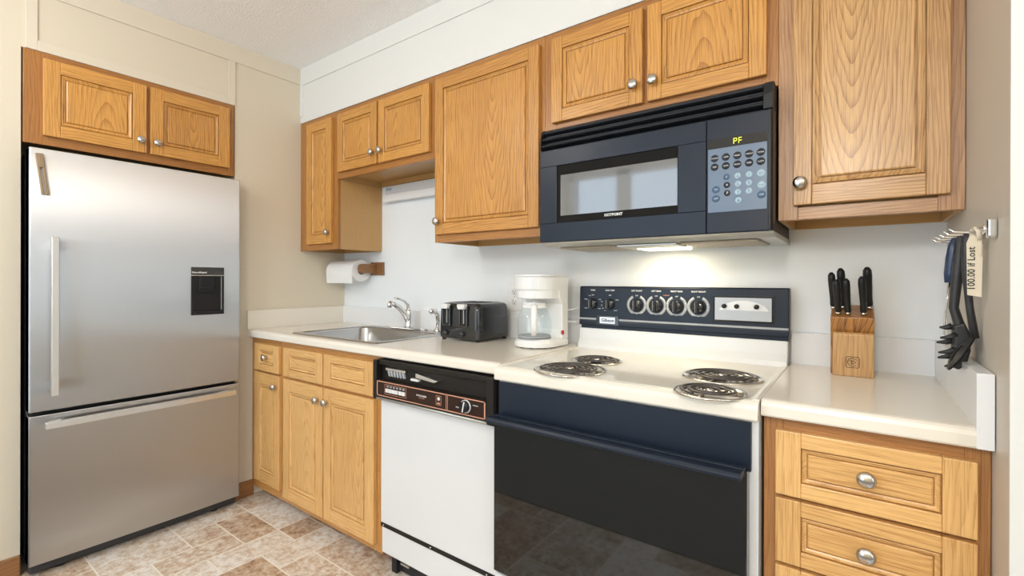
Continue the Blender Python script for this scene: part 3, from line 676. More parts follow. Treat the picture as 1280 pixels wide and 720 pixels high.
    l = MB(); l.box(x0+0.085, x0+0.135, -0.564, -0.559, 0.040, 0.048, 'alum'); l.box(x0+0.085, x0+0.135, -0.564, -0.559, 0.058, 0.068, 'alum'); l.build('bracket', None, t, bevel=0.001)
dishwasher()

# ------------------------------------------------------------------ range
def kitchen_range():
    x0, x1 = 1.757, 2.519
    t = thing('kitchen_range', 'bisque electric coil range with black oven door and black control backguard', 'range', ((x0+x1)/2, -0.33, 0))
    b_ = MB(); b_.box(x0+0.002, x1-0.002, -0.612, -0.03, 0.03, 0.868); b_.box(x0+0.03, x1-0.03, -0.56, -0.05, 0.0, 0.03); b_.build('body', 'enamel_white', t, bevel=0.002)
    # cooktop with rolled front lip and raised rim
    yf = -0.640
    lip = [(-0.06, 0.868), (yf+0.004, 0.866), (yf, 0.870), (yf, 0.893), (yf+0.004, 0.903), (yf+0.014, 0.9095), (yf+0.026, 0.911), (yf+0.042, 0.9085), (-0.085, 0.9085), (-0.06, 0.9135)]
    c = MB(); c.prism(lip, 0, x0, x1)
    for a, s_ in ((x0, 1), (x1, -1)): c.prism([(a, 0.9085), (a, 0.9125), (a+s_*0.008, 0.9135), (a+s_*0.022, 0.9085)], 1, yf+0.022, -0.085)
    ct = c.build('cooktop', 'enamel', t, bevel=0.002)
    # coil burners
    for bx, by, R_ in ((1.983, -0.545, 0.112), (1.975, -0.345, 0.088), (2.384, -0.372, 0.110), (2.404, -0.590, 0.087)):
        zt = 0.9088
        p = MB(); p.lathe([(R_, 0.0), (R_*1.005, 0.003), (R_*0.96, 0.0045), (R_*0.88, 0.002), (R_*0.80, -0.006), (R_*0.45, -0.016), (0.02, -0.018), (0.001, -0.018)], (bx, by, zt), seg=40); pan = p.build('drip_pan', 'drip', t)
        turns = 3.6 if R_ > 0.1 else 2.7; n = int(turns*36); pts = []
        r0, r1 = 0.020, R_*0.81
        for i in range(n+1):
            a = 2*pi*turns*i/n; r = r0+(r1-r0)*i/n; pts.append((bx+r*cos(a), by+r*sin(a), zt+0.0078))
        w = MB(); w.tube(pts, 0.0027, seg=10, flat=1.65, side=(0, 0, 1)); w.build('coil', 'coil', t)
        s_ = MB()
        for a in (0.4, 0.4+2*pi/3, 0.4+4*pi/3):
            q0 = Vector((bx, by, zt+0.0015)); q1 = q0+Vector((cos(a), sin(a), 0))*R_*0.86; s_.tube([tuple(q0), tuple(q1)], 0.0022, seg=6)
        s_.build('coil_support', 'drip', t)
        md = MB(); md.lathe([(0.011, 0.003), (0.011, 0.0085), (0.001, 0.009)], (bx, by, zt), seg=16); md.build('medallion', 'drip', t)
    # rear riser and backguard
    r = MB(); r.prism([(-0.03, 0.905), (-0.088, 0.905), (-0.082, 0.925), (-0.070, 0.945), (-0.066, 0.990), (-0.03, 0.990)], 0, x0+0.002, x1-0.002); r.build('riser', 'enamel_white', t, bevel=0.003)
    g = MB(); g.box(x0+0.006, x1-0.002, -0.058, -0.03, 0.986, 1.006); g.build('recess_strip', 'black_skytint', t)  # dark strip set back between riser and backguard
    g = MB(); yb = -0.0655
    g.prism([(-0.022, 1.003), (yb-0.002, 1.003), (yb-0.002, 1.018), (yb, 1.024), (yb+0.004, 1.158), (yb+0.010, 1.163), (-0.022, 1.163)], 0, x0, x1+0.002); bg = g.build('backguard', 'black_skytint', t, bevel=0.003)
    def yp(z): return yb+0.004*(z-1.024)/0.134-0.0006
    s_ = MB(); s_.box(x0+0.002, x1, yp(1.03)-0.0004, yp(1.03)+0.003, 1.0255, 1.0325); s_.build('stripe', 'print_grey', bg)
    q = MB(); q.box(1.836, 1.934, yp(1.02)-0.003, yp(1.02)+0.003, 1.006, 1.044, 'black_gloss'); bd = q.build('badge_plate', None, bg, bevel=0.001)
    q = MB(); q.box(1.852, 1.919, yp(1.02)-0.0045, yp(1.02), 1.0125, 1.0385); q.build('badge', 'alum', bd, bevel=0.001)
    text('lettering', 'Gibson', 0.0195, (1.888, yp(1.02)-0.0047, 1.0255), '-y', 'ink', bd, bold=0.0005)
    labels = ['OVEN', 'BAKE TEMP', 'LEFT FRONT', 'LEFT REAR', 'RIGHT REAR', 'RIGHT FRONT']
    for i, kx in enumerate((1.818, 1.894, 2.006, 2.083, 2.159, 2.237)):
        z = 1.0915; y = yp(z); rk = 0.0215 if i < 2 else 0.0235
        if i >= 2:
            ring = MB(); a0 = pi/2+0.42; a1 = pi/2+2*pi-0.42
            ring.lathe([(0.0395, 0), (0.0395, -0.0008), (0.029, -0.0008), (0.029, 0)], (kx, y+0.0004, z), axis=1, seg=40, a0=a0, a1=a1); ring.build('dial_ring', 'print_grey', bg)
            for k in range(9):
                a = pi/2+2*pi*(k+1)/10; tk = MB(); cx, cz = kx+0.034*cos(a), z+0.034*sin(a); tk.box(cx-0.0012, cx+0.0012, y-0.0008, y, cz-0.0015, cz+0.0015); tk.build('dial_mark', 'print_white', bg)
            sq = MB(); sq.box(kx-0.006, kx+0.006, y-0.0004, y+0.002, 1.0385, 1.0395); sq.box(kx-0.006, kx+0.006, y-0.0004, y+0.002, 1.0485, 1.0495); sq.box(kx-0.006, kx-0.005, y-0.0004, y+0.002, 1.0385, 1.0495); sq.box(kx+0.005, kx+0.006, y-0.0004, y+0.002, 1.0385, 1.0495)
            ux, uz = ((-1, -1), (-1, 1), (1, 1), (1, -1))[i-2]; sq.box(kx+ux*0.0025-0.0018, kx+ux*0.0025+0.0018, y-0.0004, y+0.002, 1.044+uz*0.0025-0.0018, 1.044+uz*0.0025+0.0018)
            sq.build('burner_symbol', 'print_white', bg)
        kb = MB(); kb.lathe([(rk, 0), (rk, -0.003), (rk*0.93, -0.005), (rk*0.86, -0.015), (rk*0.7, -0.017), (0.001, -0.0172)], (kx, y, z), axis=1, seg=28); kk = kb.build('knob', 'black_gloss', bg)
        kb = MB(); kb.box(kx-0.0048, kx+0.0048, y-0.026, y-0.015, z-rk*0.83, z+rk*0.83, 'black_satin'); kb.box(kx-0.0062, kx-0.0046, y-0.0255, y-0.015, z-rk*0.8, z+rk*0.8, 'alum'); kb.build('knob_grip', None, kk, bevel=0.0012)
        text('lettering', labels[i], 0.0078, (kx, yp(1.146), 1.1465), '-y', 'print_white', bg, bold=0.0002)
        text('lettering', 'OFF', 0.0062, (kx, yp(1.13), 1.1265 if i < 2 else 1.1275), '-y', 'print_white', bg, bold=0.0001)
    for kx, words in ((1.818, (('WARM', 150), ('BROIL', 215), ('BAKE', 325), ('TIME', 30), ('MIN', 112))), (1.894, (('BROIL', 30), ('200', 165), ('250', 190), ('300', 212), ('350', 235), ('400', 258), ('450', 282), ('WARM', 312)))):
        for w_, a in words:
            a = math.radians(a); text('lettering', w_, 0.0058, (kx+0.0365*cos(a), yp(1.09), 1.0915+0.0345*sin(a)), '-y', 'print_white', bg, sx=0.85)
    text('lettering', 'SURFACE', 0.0055, (2.121, yp(1.13), 1.131), '-y', 'salmon', bg)
    # clock window with three buttons
    q = MB(); q.nested([(2.286, 2.478, 1.043, 1.136, yp(1.09)+0.002), (2.286, 2.478, 1.043, 1.136, yp(1.09)-0.0035), (2.290, 2.474, 1.047, 1.132, yp(1.09)-0.004), (2.293, 2.471, 1.050, 1.129, yp(1.09)-0.002)]); wn = q.build('clock_frame', 'black_satin', bg)
    q = MB(); q.box(2.2935, 2.4705, yp(1.09)-0.0026, yp(1.09)-0.001, 1.0505, 1.1285); q.build('clock_face', 'clock_silver', wn)
    q = MB(); pts = [(2.310+0.150*i/16, 1.089+0.030*sin(pi*i/16)**0.6) for i in range(17)]+[(2.460, 1.089), (2.310, 1.089)]
    q.prism(pts[:17]+[(2.462, 1.085), (2.308, 1.085)], 1, yp(1.09)-0.0034, yp(1.09)-0.0024); q.build('clock_dial', 'enamel_white', wn)
    for kx in (2.325, 2.365, 2.426):
        q = MB(); q.lathe([(0.008, 0), (0.0075, -0.010), (0.001, -0.011)], (kx, yp(1.09)-0.003, 1.099), axis=1, seg=16); q.build('clock_button', 'black_satin', wn)
    # front: control band, oven door, handle, storage drawer
    f = MB(); f.box(x0+0.008, x1-0.016, -0.625, -0.611, 0.745, 0.858); f.build('front_band', 'black_skytint', t, bevel=0.001)
    d = MB(); d.box(x0+0.008, x1-0.020, -0.650, -0.614, 0.262, 0.752); dr = d.build('oven_door', 'black_glass', t, bevel=0.003)
    h = MB(); hz = 0.752
    h.box(x0+0.012, x1-0.024, -0.660, -0.640, hz-0.006, hz+0.010)
    h.prism([(-0.700, hz-0.006), (-0.702, hz+0.002), (-0.696, hz+0.010), (-0.684, hz+0.012), (-0.678, hz+0.006), (-0.682, hz-0.006)], 0, x0+0.012, x1-0.024)
    for a in (x0+0.012, x1-0.052): h.box(a, a+0.028, -0.690, -0.650, hz-0.005, hz+0.008)
    h.build('handle', 'black_skytint', dr, bevel=0.002)
    w = MB(); w.box(x0+0.006, x1-0.006, -0.640, -0.612, 0.05, 0.250); w.build('storage_drawer', 'enamel_white', t, bevel=0.004)
    for a in (x0+0.06, x1-0.06):
        for yy in (-0.50, -0.10):
            ft = MB(); ft.lathe([(0.016, 0), (0.016, 0.006), (0.008, 0.008), (0.008, 0.035)], (a, yy, 0.0004), seg=12); ft.build('leveling_foot', 'rubber', t)
kitchen_range()

# ------------------------------------------------------------------ microwave
def microwave():
    x0, x1 = 1.768, 2.515; yf = -0.388; z0, z1 = 1.320, 1.738
    t = thing('microwave', 'black over the range microwave with keypad and vent louvers', 'microwave', ((x0+x1)/2, -0.2, 1.305))
    b_ = MB(); b_.box(x0+0.004, x1-0.002, -0.345, -0.006, z0, z1); b_.build('body', 'black_satin', t, bevel=0.002)
    # vent grille: three rounded louvers, curved end caps
    zv = 1.655
    g = MB()
    g.box(x0, x1, -0.362, -0.345, zv, z1-0.004)
    for i in range(3):
        zc = zv+0.016+i*0.0245; n = 8
        poly = [(-0.360, zc-0.010)]+[(-0.360-0.027*sin(pi*k/n)**0.7*(1-0.12*i), zc-0.010+0.020*k/n) for k in range(1, n)]+[(-0.360, zc+0.010)]
        g.prism(poly, 0, x0+0.004, x1-0.024)
    g.prism([(-0.345, zv), (yf, zv), (yf+0.001, zv+0.04), (yf+0.010, z1-0.012), (yf+0.022, z1-0.004), (-0.345, z1-0.004)], 0, x1-0.024, x1)
    g.prism([(-0.345, zv), (yf, zv), (yf+0.001, zv+0.04), (yf+0.010, z1-0.012), (yf+0.022, z1-0.004), (-0.345, z1-0.004)], 0, x0, x0+0.004)
    g.build('vent_grille', 'black_satin', t, bevel=0.002)
    # door: bands around a deep framed window
    xd = 2.343; zt = zv-0.003
    wx0, wx1, wz0, wz1 = 1.838, 2.262, 1.390, 1.593
    d = MB()
    d.box(x0, xd, yf, -0.346, wz1, zt); d.box(x0, xd, yf, -0.346, z0+0.004, wz0); d.box(x0, wx0, yf, -0.346, wz0, wz1); d.box(wx1, xd, yf, -0.346, wz0, wz1)
    dr = d.build('door', 'black_skytint', t, bevel=0.0015)
    d = MB(); d.nested([(wx0, wx1, wz0, wz1, yf+0.002), (wx0+0.0005, wx1-0.0005, wz0+0.0005, wz1-0.0005, yf+0.004), (1.848, 2.258, 1.416, 1.560, yf+0.010), (1.848, 2.258, 1.416, 1.560, yf+0.030)], back=False)
    wf = d.build('window_frame', 'matte_black', dr)
    d = MB(); d.box(1.847, 2.259, yf+0.0105, yf+0.016, 1.415, 1.561); d.build('window_glass', 'mesh_glass', wf)
    text('lettering', 'HOTPOINT', 0.0125, (2.052, yf+0.0045, 1.4035), '-y', 'print_white', wf, bold=0.0005)
    # control side
    c = MB(); c.box(xd+0.002, x1-0.010, yf, -0.346, z0+0.004, zt); cs = c.build('control_panel', 'black_skytint', t, bevel=0.002)
    c = MB(); n = 6; c.prism([(x1-0.010, -0.346), (x1-0.010, yf)]+[(x1-0.010+0.010*sin(pi/2*k/n), yf+0.010*(1-cos(pi/2*k/n))) for k in range(1, n+1)]+[(x1, -0.346)], 2, z0+0.004, zt, smooth=False); c.build('corner_edge', 'black_satin', t)
    k = MB(); k.box(2.349, 2.501, yf-0.0012, yf+0.001, 1.383, 1.566); kp = k.build('keypad', 'panel_blue', cs, bevel=0.0005)
    k = MB(); k.box(2.349, 2.501, yf-0.0014, yf+0.001, 1.566, 1.594); dsp = k.build('display', 'brown_black', cs)
    # seven segment PF
    L_, w_ = 0.0075, 0.0014
    def seg(cx, cz, s_):
        q = MB(); y0_, y1_ = yf-0.0020, yf-0.0012
        if 'a' in s_: q.box(cx-L_/2, cx+L_/2, y0_, y1_, cz+L_-w_/2, cz+L_+w_/2)
        if 'g' in s_: q.box(cx-L_/2, cx+L_/2, y0_, y1_, cz-w_/2, cz+w_/2)
        if 'f' in s_: q.box(cx-L_/2-w_/2, cx-L_/2+w_/2, y0_, y1_, cz+w_*0.6, cz+L_-w_*0.2)
        if 'e' in s_: q.box(cx-L_/2-w_/2, cx-L_/2+w_/2, y0_, y1_, cz-L_+w_*0.2, cz-w_*0.6)
        if 'b' in s_: q.box(cx+L_/2-w_/2, cx+L_/2+w_/2, y0_, y1_, cz+w_*0.6, cz+L_-w_*0.2)
        q.build('display_digit', 'led', dsp)
    seg(2.4215, 1.580, 'abefg'); seg(2.4345, 1.580, 'aefg')
    rows = [(1.5385, (2.367, 2.397, 2.427, 2.457, 2.486), 'key_dark', ('POPCORN', 'COOK', 'REHEAT', 'DEFROST', 'POWER')), (1.5135, (2.367, 2.397, 2.427, 2.457, 2.486), 'key_dark', ('TIME', 'AUTO', 'SENSOR', 'TIMER', 'CLOCK')),
            (1.4815, (2.399,), 'key_blue', ('1',)), (1.4815, (2.428, 2.457, 2.487), 'key_pale', ('2', '3', 'ADD')),
            (1.4585, (2.400,), 'key_dark', ('4',)), (1.4585, (2.429, 2.457), 'key_pale', ('5', '6')), (1.4485, (2.488,), 'key_pale', ('START',)), (1.4485, (2.371,), 'key_blue', ('FAN',)),
            (1.4355, (2.401,), 'key_dark', ('7',)), (1.4355, (2.429, 2.457), 'key_pale', ('8', '9')), (1.4225, (2.371,), 'key_blue', ('LIGHT',)), (1.4225, (2.488,), 'key_blue', ('STOP',)), (1.4125, (2.430,), 'key_pale', ('0',))]
    for z, xs, mt_, ws in rows:
        for x, w in zip(xs, ws):
            r = 0.0108 if len(w) > 1 else 0.0088
            q = MB(); q.lathe([(r, 0), (r*0.97, -0.0008), (0.001, -0.001)], (x, yf-0.001, z), axis=1, seg=20); q.build('key', mt_, kp)
            text('lettering', w, 0.0095 if len(w) == 1 else 0.0046, (x, yf-0.0021, z), '-y', 'print_white' if mt_ != 'key_pale' else 'key_dark', kp)
    # grey underside with two filters and the cooktop lamp
    u = MB()
    u.prism([(yf+0.004, z0+0.003), (yf+0.012, z0-0.004), (-0.35, z0-0.012), (-0.012, z0-0.014), (-0.012, z0+0.003)], 0, x0+0.004, x1+0.002, 'hood_metal'); us = u.build('underside', None, t, bevel=0.002)
    for a, b2 in ((1.82, 2.03), (2.25, 2.47)):
        f = MB(); f.box(a, b2, -0.33, -0.10, z0-0.0185, z0-0.0125); f.build('grease_filter', 'filter', us, bevel=0.002)
    f = MB(); f.box(2.06, 2.22, -0.20, -0.08, z0-0.022, z0-0.0135); f.build('lamp_lens', 'lamp_glow', us, bevel=0.003)
    f = MB(); f.box(2.04, 2.24, -0.33, -0.21, z0-0.020, z0-0.0130); f.build('access_cover', 'hood_metal', us, bevel=0.002)
    l = bpy.data.lights.new('cooktop_lamp_light', 'AREA'); l.shape = 'RECTANGLE'; l.size = 0.15; l.size_y = 0.10; l.energy = 0.9; l.color = (1, 0.84, 0.58)
    o = bpy.data.objects.new('cooktop_lamp_light', l); COL.objects.link(o); o.location = (2.14, -0.14, z0-0.026)
microwave()

# ------------------------------------------------------------------ things on the counters
def toaster():
    x0, x1, y0, y1, z0, z1 = 1.137, 1.380, -0.276, -0.045, 0.922, 1.084
    t = thing('toaster', 'glossy black four slice toaster with two front levers', 'toaster', ((x0+x1)/2, (y0+y1)/2, 0.914))
    def rr(ins, r, n=5):
        pts = []; a0, a1, b0, b1 = x0+ins, x1-ins, y0+ins, y1-ins
        for cx, cy, a in ((a1-r, b1-r, 0), (a0+r, b1-r, pi/2), (a0+r, b0+r, pi), (a1-r, b0+r, 1.5*pi)):
            for i in range(n+1): pts.append((cx+r*cos(a+i*pi/2/n), cy+r*sin(a+i*pi/2/n)))
        return pts
    prof = [(0.010, z0, 0.015), (0.003, z0+0.004, 0.02), (0.0, z0+0.02, 0.022), (0.003, z1-0.03, 0.022), (0.006, z1-0.012, 0.022), (0.014, z1-0.003, 0.02), (0.028, z1, 0.016)]
    vs = []; 
    for ins, z, r in prof: vs += [(p[0], p[1], z) for p in rr(ins, r)]
    n = 24; fs = [(j*n+i, j*n+(i+1) % n, (j+1)*n+(i+1) % n, (j+1)*n+i) for j in range(len(prof)-1) for i in range(n)]+[tuple(range(n)), tuple((len(prof)-1)*n+i for i in range(n))]
    s = MB(); s.faces(vs, fs, smooth=True); sh = s.build('shell', 'black_gloss', t)
    e = sh.modifiers.new('edges', 'EDGE_SPLIT'); e.split_angle = math.radians(50)
    for i in range(4):
        a = x0+0.034+i*0.0475; q = MB(); q.box(a, a+0.030, y0+0.035, y1-0.030, z1-0.004, z1+0.0008); q.build('slot', 'rubber', t)
    for lx in (x0+0.058, x0+0.160):
        f = MB()
        f.box(lx-0.024, lx-0.018, y0-0.008, y0+0.004, z0+0.064, z1-0.010, 'black_gloss'); f.box(lx+0.018, lx+0.024, y0-0.008, y0+0.004, z0+0.064, z1-0.010, 'black_gloss'); f.box(lx-0.024, lx+0.024, y0-0.008, y0+0.004, z0+0.058, z0+0.066, 'black_gloss')
        f.build('lever_guard', None, t, bevel=0.003)
        f = MB(); f.box(lx-0.018, lx+0.018, y0-0.0015, y0+0.003, z0+0.066, z1-0.008); tr_ = f.build('lever_track', 'rubber', t)
        f = MB(); f.box(lx-0.0018, lx+0.0018, y0-0.0035, y0-0.001, z0+0.072, z1-0.03); f.build('track_rail', 'alum', tr_)
        f = MB(); pts = [(lx-0.0225, z1-0.004), (lx-0.0225, z1-0.014), (lx-0.017, z1-0.026), (lx+0.017, z1-0.026), (lx+0.0225, z1-0.014), (lx+0.0225, z1-0.004)]
        f.prism(pts, 1, y0-0.024, y0-0.002); tag(f.build('lever', 'print_white', t, bevel=0.003), 'pale grey push lever')
        kx = lx-0.006; f = MB(); f.lathe([(0.013, 0.002), (0.013, -0.003), (0.0105, -0.012), (0.008, -0.014), (0.001, -0.0142)], (kx, y0, z0+0.026), axis=1, seg=22); f.build('browning_knob', 'black_gloss', t)
    for a in (x0+0.02, x1-0.02):
        for c in (y0+0.02, y1-0.02):
            f = MB(); f.lathe([(0.010, 0), (0.009, 0.009)], (a, c, 0.9145), seg=12); f.build('foot', 'rubber', t)
toaster()
def coffee():
    CX, CY = 1.628, -0.196; Z = 0.914; R_ = 0.090; yb = 0.105
    t = thing('coffee_maker', 'white drip coffee maker with a red switch beside the range', 'coffee maker', (CX, CY, Z))
    def D(r, yb_, w=None, n=18):
        w = w or r
        return [(CX+w*cos(a), CY+r*sin(a)) for a in [pi+pi*i/n for i in range(n+1)]]+[(CX+w, CY+yb_), (CX-w, CY+yb_)]
    def stack(levels):
        vs = []; 
        for z, r, yb_, w in levels: vs += [(p[0], p[1], z) for p in D(r, yb_, w)]
        n = len(vs)//len(levels); fs = [(j*n+i, j*n+(i+1) % n, (j+1)*n+(i+1) % n, (j+1)*n+i) for j in range(len(levels)-1) for i in range(n)]
        return vs, fs+[tuple(range(n)), tuple((len(levels)-1)*n+i for i in range(n))]
    m_ = MB(); m_.faces(*stack([(Z+0.004, R_, yb, None), (Z+0.020, R_+0.001, yb, None), (Z+0.032, R_-0.006, yb, None), (Z+0.036, R_-0.014, yb, R_-0.004)])); bs = m_.build('base', 'white_plastic', t, bevel=0.003)
    m_ = MB(); m_.faces(*stack([(Z+0.198, R_-0.016, yb, R_-0.016), (Z+0.200, R_-0.012, yb, R_-0.006), (Z+0.232, R_-0.010, yb, R_-0.003), (Z+0.236, R_-0.003, yb, R_-0.001), (Z+0.286, R_+0.003, yb, R_+0.001)])); m_.build('brew_head', 'white_plastic', t, bevel=0.003)
    m_ = MB(); m_.faces(*stack([(Z+0.287, R_+0.004, yb+0.001, R_+0.002), (Z+0.296, R_+0.002, yb, R_)])); m_.build('lid', 'white_plastic', t, bevel=0.003)
    m_ = MB(); m_.prism([(CY+0.054, Z+0.030), (CY+yb, Z+0.030), (CY+yb, Z+0.24), (CY+0.030, Z+0.24), (CY+0.034, Z+0.20), (CY+0.056, Z+0.175), (CY+0.059, Z+0.07)], 0, CX-R_+0.002, CX+R_-0.0005); m_.build('water_tank', 'white_plastic', t, bevel=0.004)
    m_ = MB(); m_.lathe([(R_-0.020, 0.0355), (R_-0.020, 0.0385), (0.001, 0.0385)], (CX, CY-0.017, Z), seg=28); m_.build('warming_plate', 'print_grey', t)
    m_ = MB(); m_.lathe([(0.0095, -0.002), (0.0095, 0.003), (0.001, 0.0035)], (CX+R_, CY+0.058, Z+0.058), axis=0, seg=18); tag(m_.build('switch', 'red_switch', t), 'red rocker switch')
    for a in (-2.6, -1.9, -1.25, -0.5):
        m_ = MB(); m_.lathe([(0.008, 0), (0.008, 0.006)], (CX+0.074*cos(a), CY+0.074*sin(a), Z+0.0003), seg=10); m_.build('foot', 'rubber', t)
    # cord from the back of the maker to the outlet and behind the range
    m_ = MB(); m_.tube([(CX+R_-0.01, CY+yb-0.005, Z+0.10), (CX+R_+0.012, CY+yb+0.03, Z+0.098), (CX+R_+0.030, -0.026, Z+0.093), (CX+R_+0.036, -0.024, Z+0.092)], 0.0026, seg=8)
    m_.build('cord', 'white_plastic', t)
    m_ = MB(); m_.tube([(CX+R_-0.02, CY+yb-0.004, Z+0.145), (CX+R_+0.006, CY+yb+0.03, Z+0.15), (CX+R_+0.034, -0.024, Z+0.163), (CX+R_+0.04, -0.012, Z+0.166)], 0.0022, seg=8)
    m_.build('cord', 'white_plastic', t)
    # glass carafe, lifts out
    C = (CX, CY-0.017, Z+0.0388)
    c = thing('carafe', 'clear glass coffee carafe with a white handle on the warming plate', 'carafe', C)
    m_ = MB(); m_.lathe([(0.001, 0.001), (0.058, 0.001), (0.066, 0.006), (0.069, 0.020), (0.0705, 0.045), (0.069, 0.075), (0.062, 0.098), (0.050, 0.116), (0.046, 0.126), (0.048, 0.134)], C, seg=40, close=False); m_.build('bowl', 'glass', c)
    m_ = MB(); m_.lathe([(0.0495, 0.122), (0.0500, 0.135), (0.0478, 0.135), (0.0478, 0.122), (0.0495, 0.122)], C, seg=36, close=False); m_.build('collar', 'white_plastic', c)
    m_ = MB(); m_.lathe([(0.0470, 0.1345), (0.044, 0.141), (0.016, 0.144), (0.015, 0.150), (0.001, 0.151)], C, seg=32); m_.build('carafe_lid', 'black_plastic' if False else 'white_plastic', c)
    m_ = MB(); m_.lathe([(0.0665, 0.004), (0.0700, 0.012), (0.0715, 0.030), (0.0705, 0.030), (0.0690, 0.012)], C, seg=40, close=False); m_.build('metal_band', 'alum', c) if False else m_.bm.free()
    a = math.radians(-57); dx, dy = cos(a), sin(a); sd = (-dy, dx, 0)
    def H(r, z): return (C[0]+dx*r, C[1]+dy*r, C[2]+z)
    m_ = MB(); m_.tube([H(0.046, 0.131), H(0.070, 0.133), (H(0.094, 0.126)), H(0.101, 0.106), H(0.100, 0.060), H(0.092, 0.018)], [0.011, 0.012, 0.012, 0.012, 0.012, 0.010], seg=10, flat=0.6, side=sd); m_.build('handle', 'white_plastic', c, bevel=0)
    m_ = MB(); m_.lathe([(0.0665, 0.0015), (0.068, 0.008), (0.0655, 0.0095), (0.055, 0.004), (0.001, 0.004)], C, seg=36); tag(m_.build('bottom_ring', 'print_grey', c), 'grey ring at the foot')
coffee()
def outlet():
    t = thing('wall_outlet', 'white duplex wall outlet behind the coffee maker', 'outlet', (1.377, -0.003, 1.04))
    p = MB(); p.box(1.338, 1.416, -0.006, -0.0005, 1.040, 1.178); pl = p.build('cover_plate', 'white_plastic', t, bevel=0.002)
    for z in (1.085, 1.132):
        r = MB(); r.lathe([(0.017, 0), (0.0165, -0.002), (0.001, -0.0022)], (1.377, -0.006, z), axis=1, seg=24); rr_ = r.build('receptacle', 'white_plastic', t)
        s = MB(); s.box(1.3685, 1.3705, -0.0088, -0.0075, z-0.001, z+0.008); s.box(1.3835, 1.3855, -0.0088, -0.0075, z-0.001, z+0.007); s.box(1.375, 1.379, -0.0088, -0.0075, z-0.009, z-0.005); s.build('prong_slot', 'ink', rr_)
    s = MB(); s.lathe([(0.003, 0), (0.001, -0.001)], (1.377, -0.006, 1.1085), axis=1, seg=10); s.build('screw', 'nickel', t)
outlet()
def towel():
    ax, az = -0.083, 1.243
    t = thing('paper_towel_holder', 'brown wooden paper towel holder screwed to the back wall', 'holder', (0.2, -0.0, 1.24))
    for x in (0.352,):
        a = MB(); a.box(x-0.062, x+0.055, -0.014, -0.001, 1.214, 1.293, 'darkwood', 0); a.build('wall_plate', None, t, bevel=0.002)
    a = MB(); a.prism([(-0.014, 1.226), (-0.108, 1.226), (-0.116, 1.236), (-0.118, 1.254), (-0.114, 1.272), (-0.104, 1.281), (-0.014, 1.281)], 0, 0.303, 0.349, 'darkwood', 1); a.build('arm', None, t, bevel=0.003)
    a = MB(); a.lathe([(0.011, 0.020), (0.011, 0.31)], (0, ax, 1.253), axis=0, seg=16, mat='darkwood', grain=0); a.build('dowel', None, t)
    a = MB(); a.prism([(-0.014, 1.226), (-0.108, 1.226), (-0.118, 1.254), (-0.104, 1.281), (-0.014, 1.281)], 0, 0.002, 0.020, 'darkwood', 1); a.box(0.002, 0.06, -0.014, -0.001, 1.214, 1.293, 'darkwood', 0); a.build('arm', None, t, bevel=0.003)
    r = thing('paper_towel_roll', 'white paper towel roll hanging on the wooden holder', 'paper towel', (0.155, ax, 1.18))
    rad = 0.064; x0, x1 = 0.026, 0.292
    b_ = MB(); b_.lathe([(0.0235, x0), (rad, x0), (rad, x1), (0.0235, x1), (0.0235, x0)], (0, ax, 1.241), axis=0, seg=48, close=False); ro = b_.build('sheets', 'paper', r)
    e = ro.modifiers.new('edges', 'EDGE_SPLIT'); e.split_angle = math.radians(50)
    b_ = MB(); b_.lathe([(0.0225, x0), (0.0235, x0), (0.0235, x1+0.0005), (0.0225, x1+0.0005), (0.0225, x0)], (0, ax, 1.241), axis=0, seg=32, close=False); b_.build('core', 'cardboard', r)
    pts = [(ax+(rad+0.001)*cos(a), 1.241+(rad+0.001)*sin(a)) for a in [pi*0.75+k*pi*0.25/6 for k in range(7)]]+[(ax-rad-0.001, 1.215), (ax-rad+0.001, 1.190), (ax-rad+0.004, 1.166)]
    inner = [(p[0]+0.0012, p[1]) for p in reversed(pts)]
    b_ = MB(); b_.prism(pts+inner, 0, x0+0.001, x1-0.001); b_.build('loose_sheet', 'paper', r)
towel()
def under_light():
    t = thing('undercabinet_light', 'white fluorescent strip light mounted on the wall under the short cabinet', 'light', (0.8, -0.02, 1.644))
    p = MB(); p.box(0.437, 1.15, -0.022, -0.0005, 1.662, 1.738); p.build('housing', 'enamel_white', t, bevel=0.002)
    p = MB(); p.box(0.440, 1.147, -0.048, -0.0205, 1.642, 1.684); p.build('diffuser', 'white_plastic', t, bevel=0.004)
    p = MB(); p.box(0.452, 0.492, -0.027, -0.0215, 1.712, 1.726); p.build('switch_label', 'key_pale', t, bevel=0.001)
under_light()

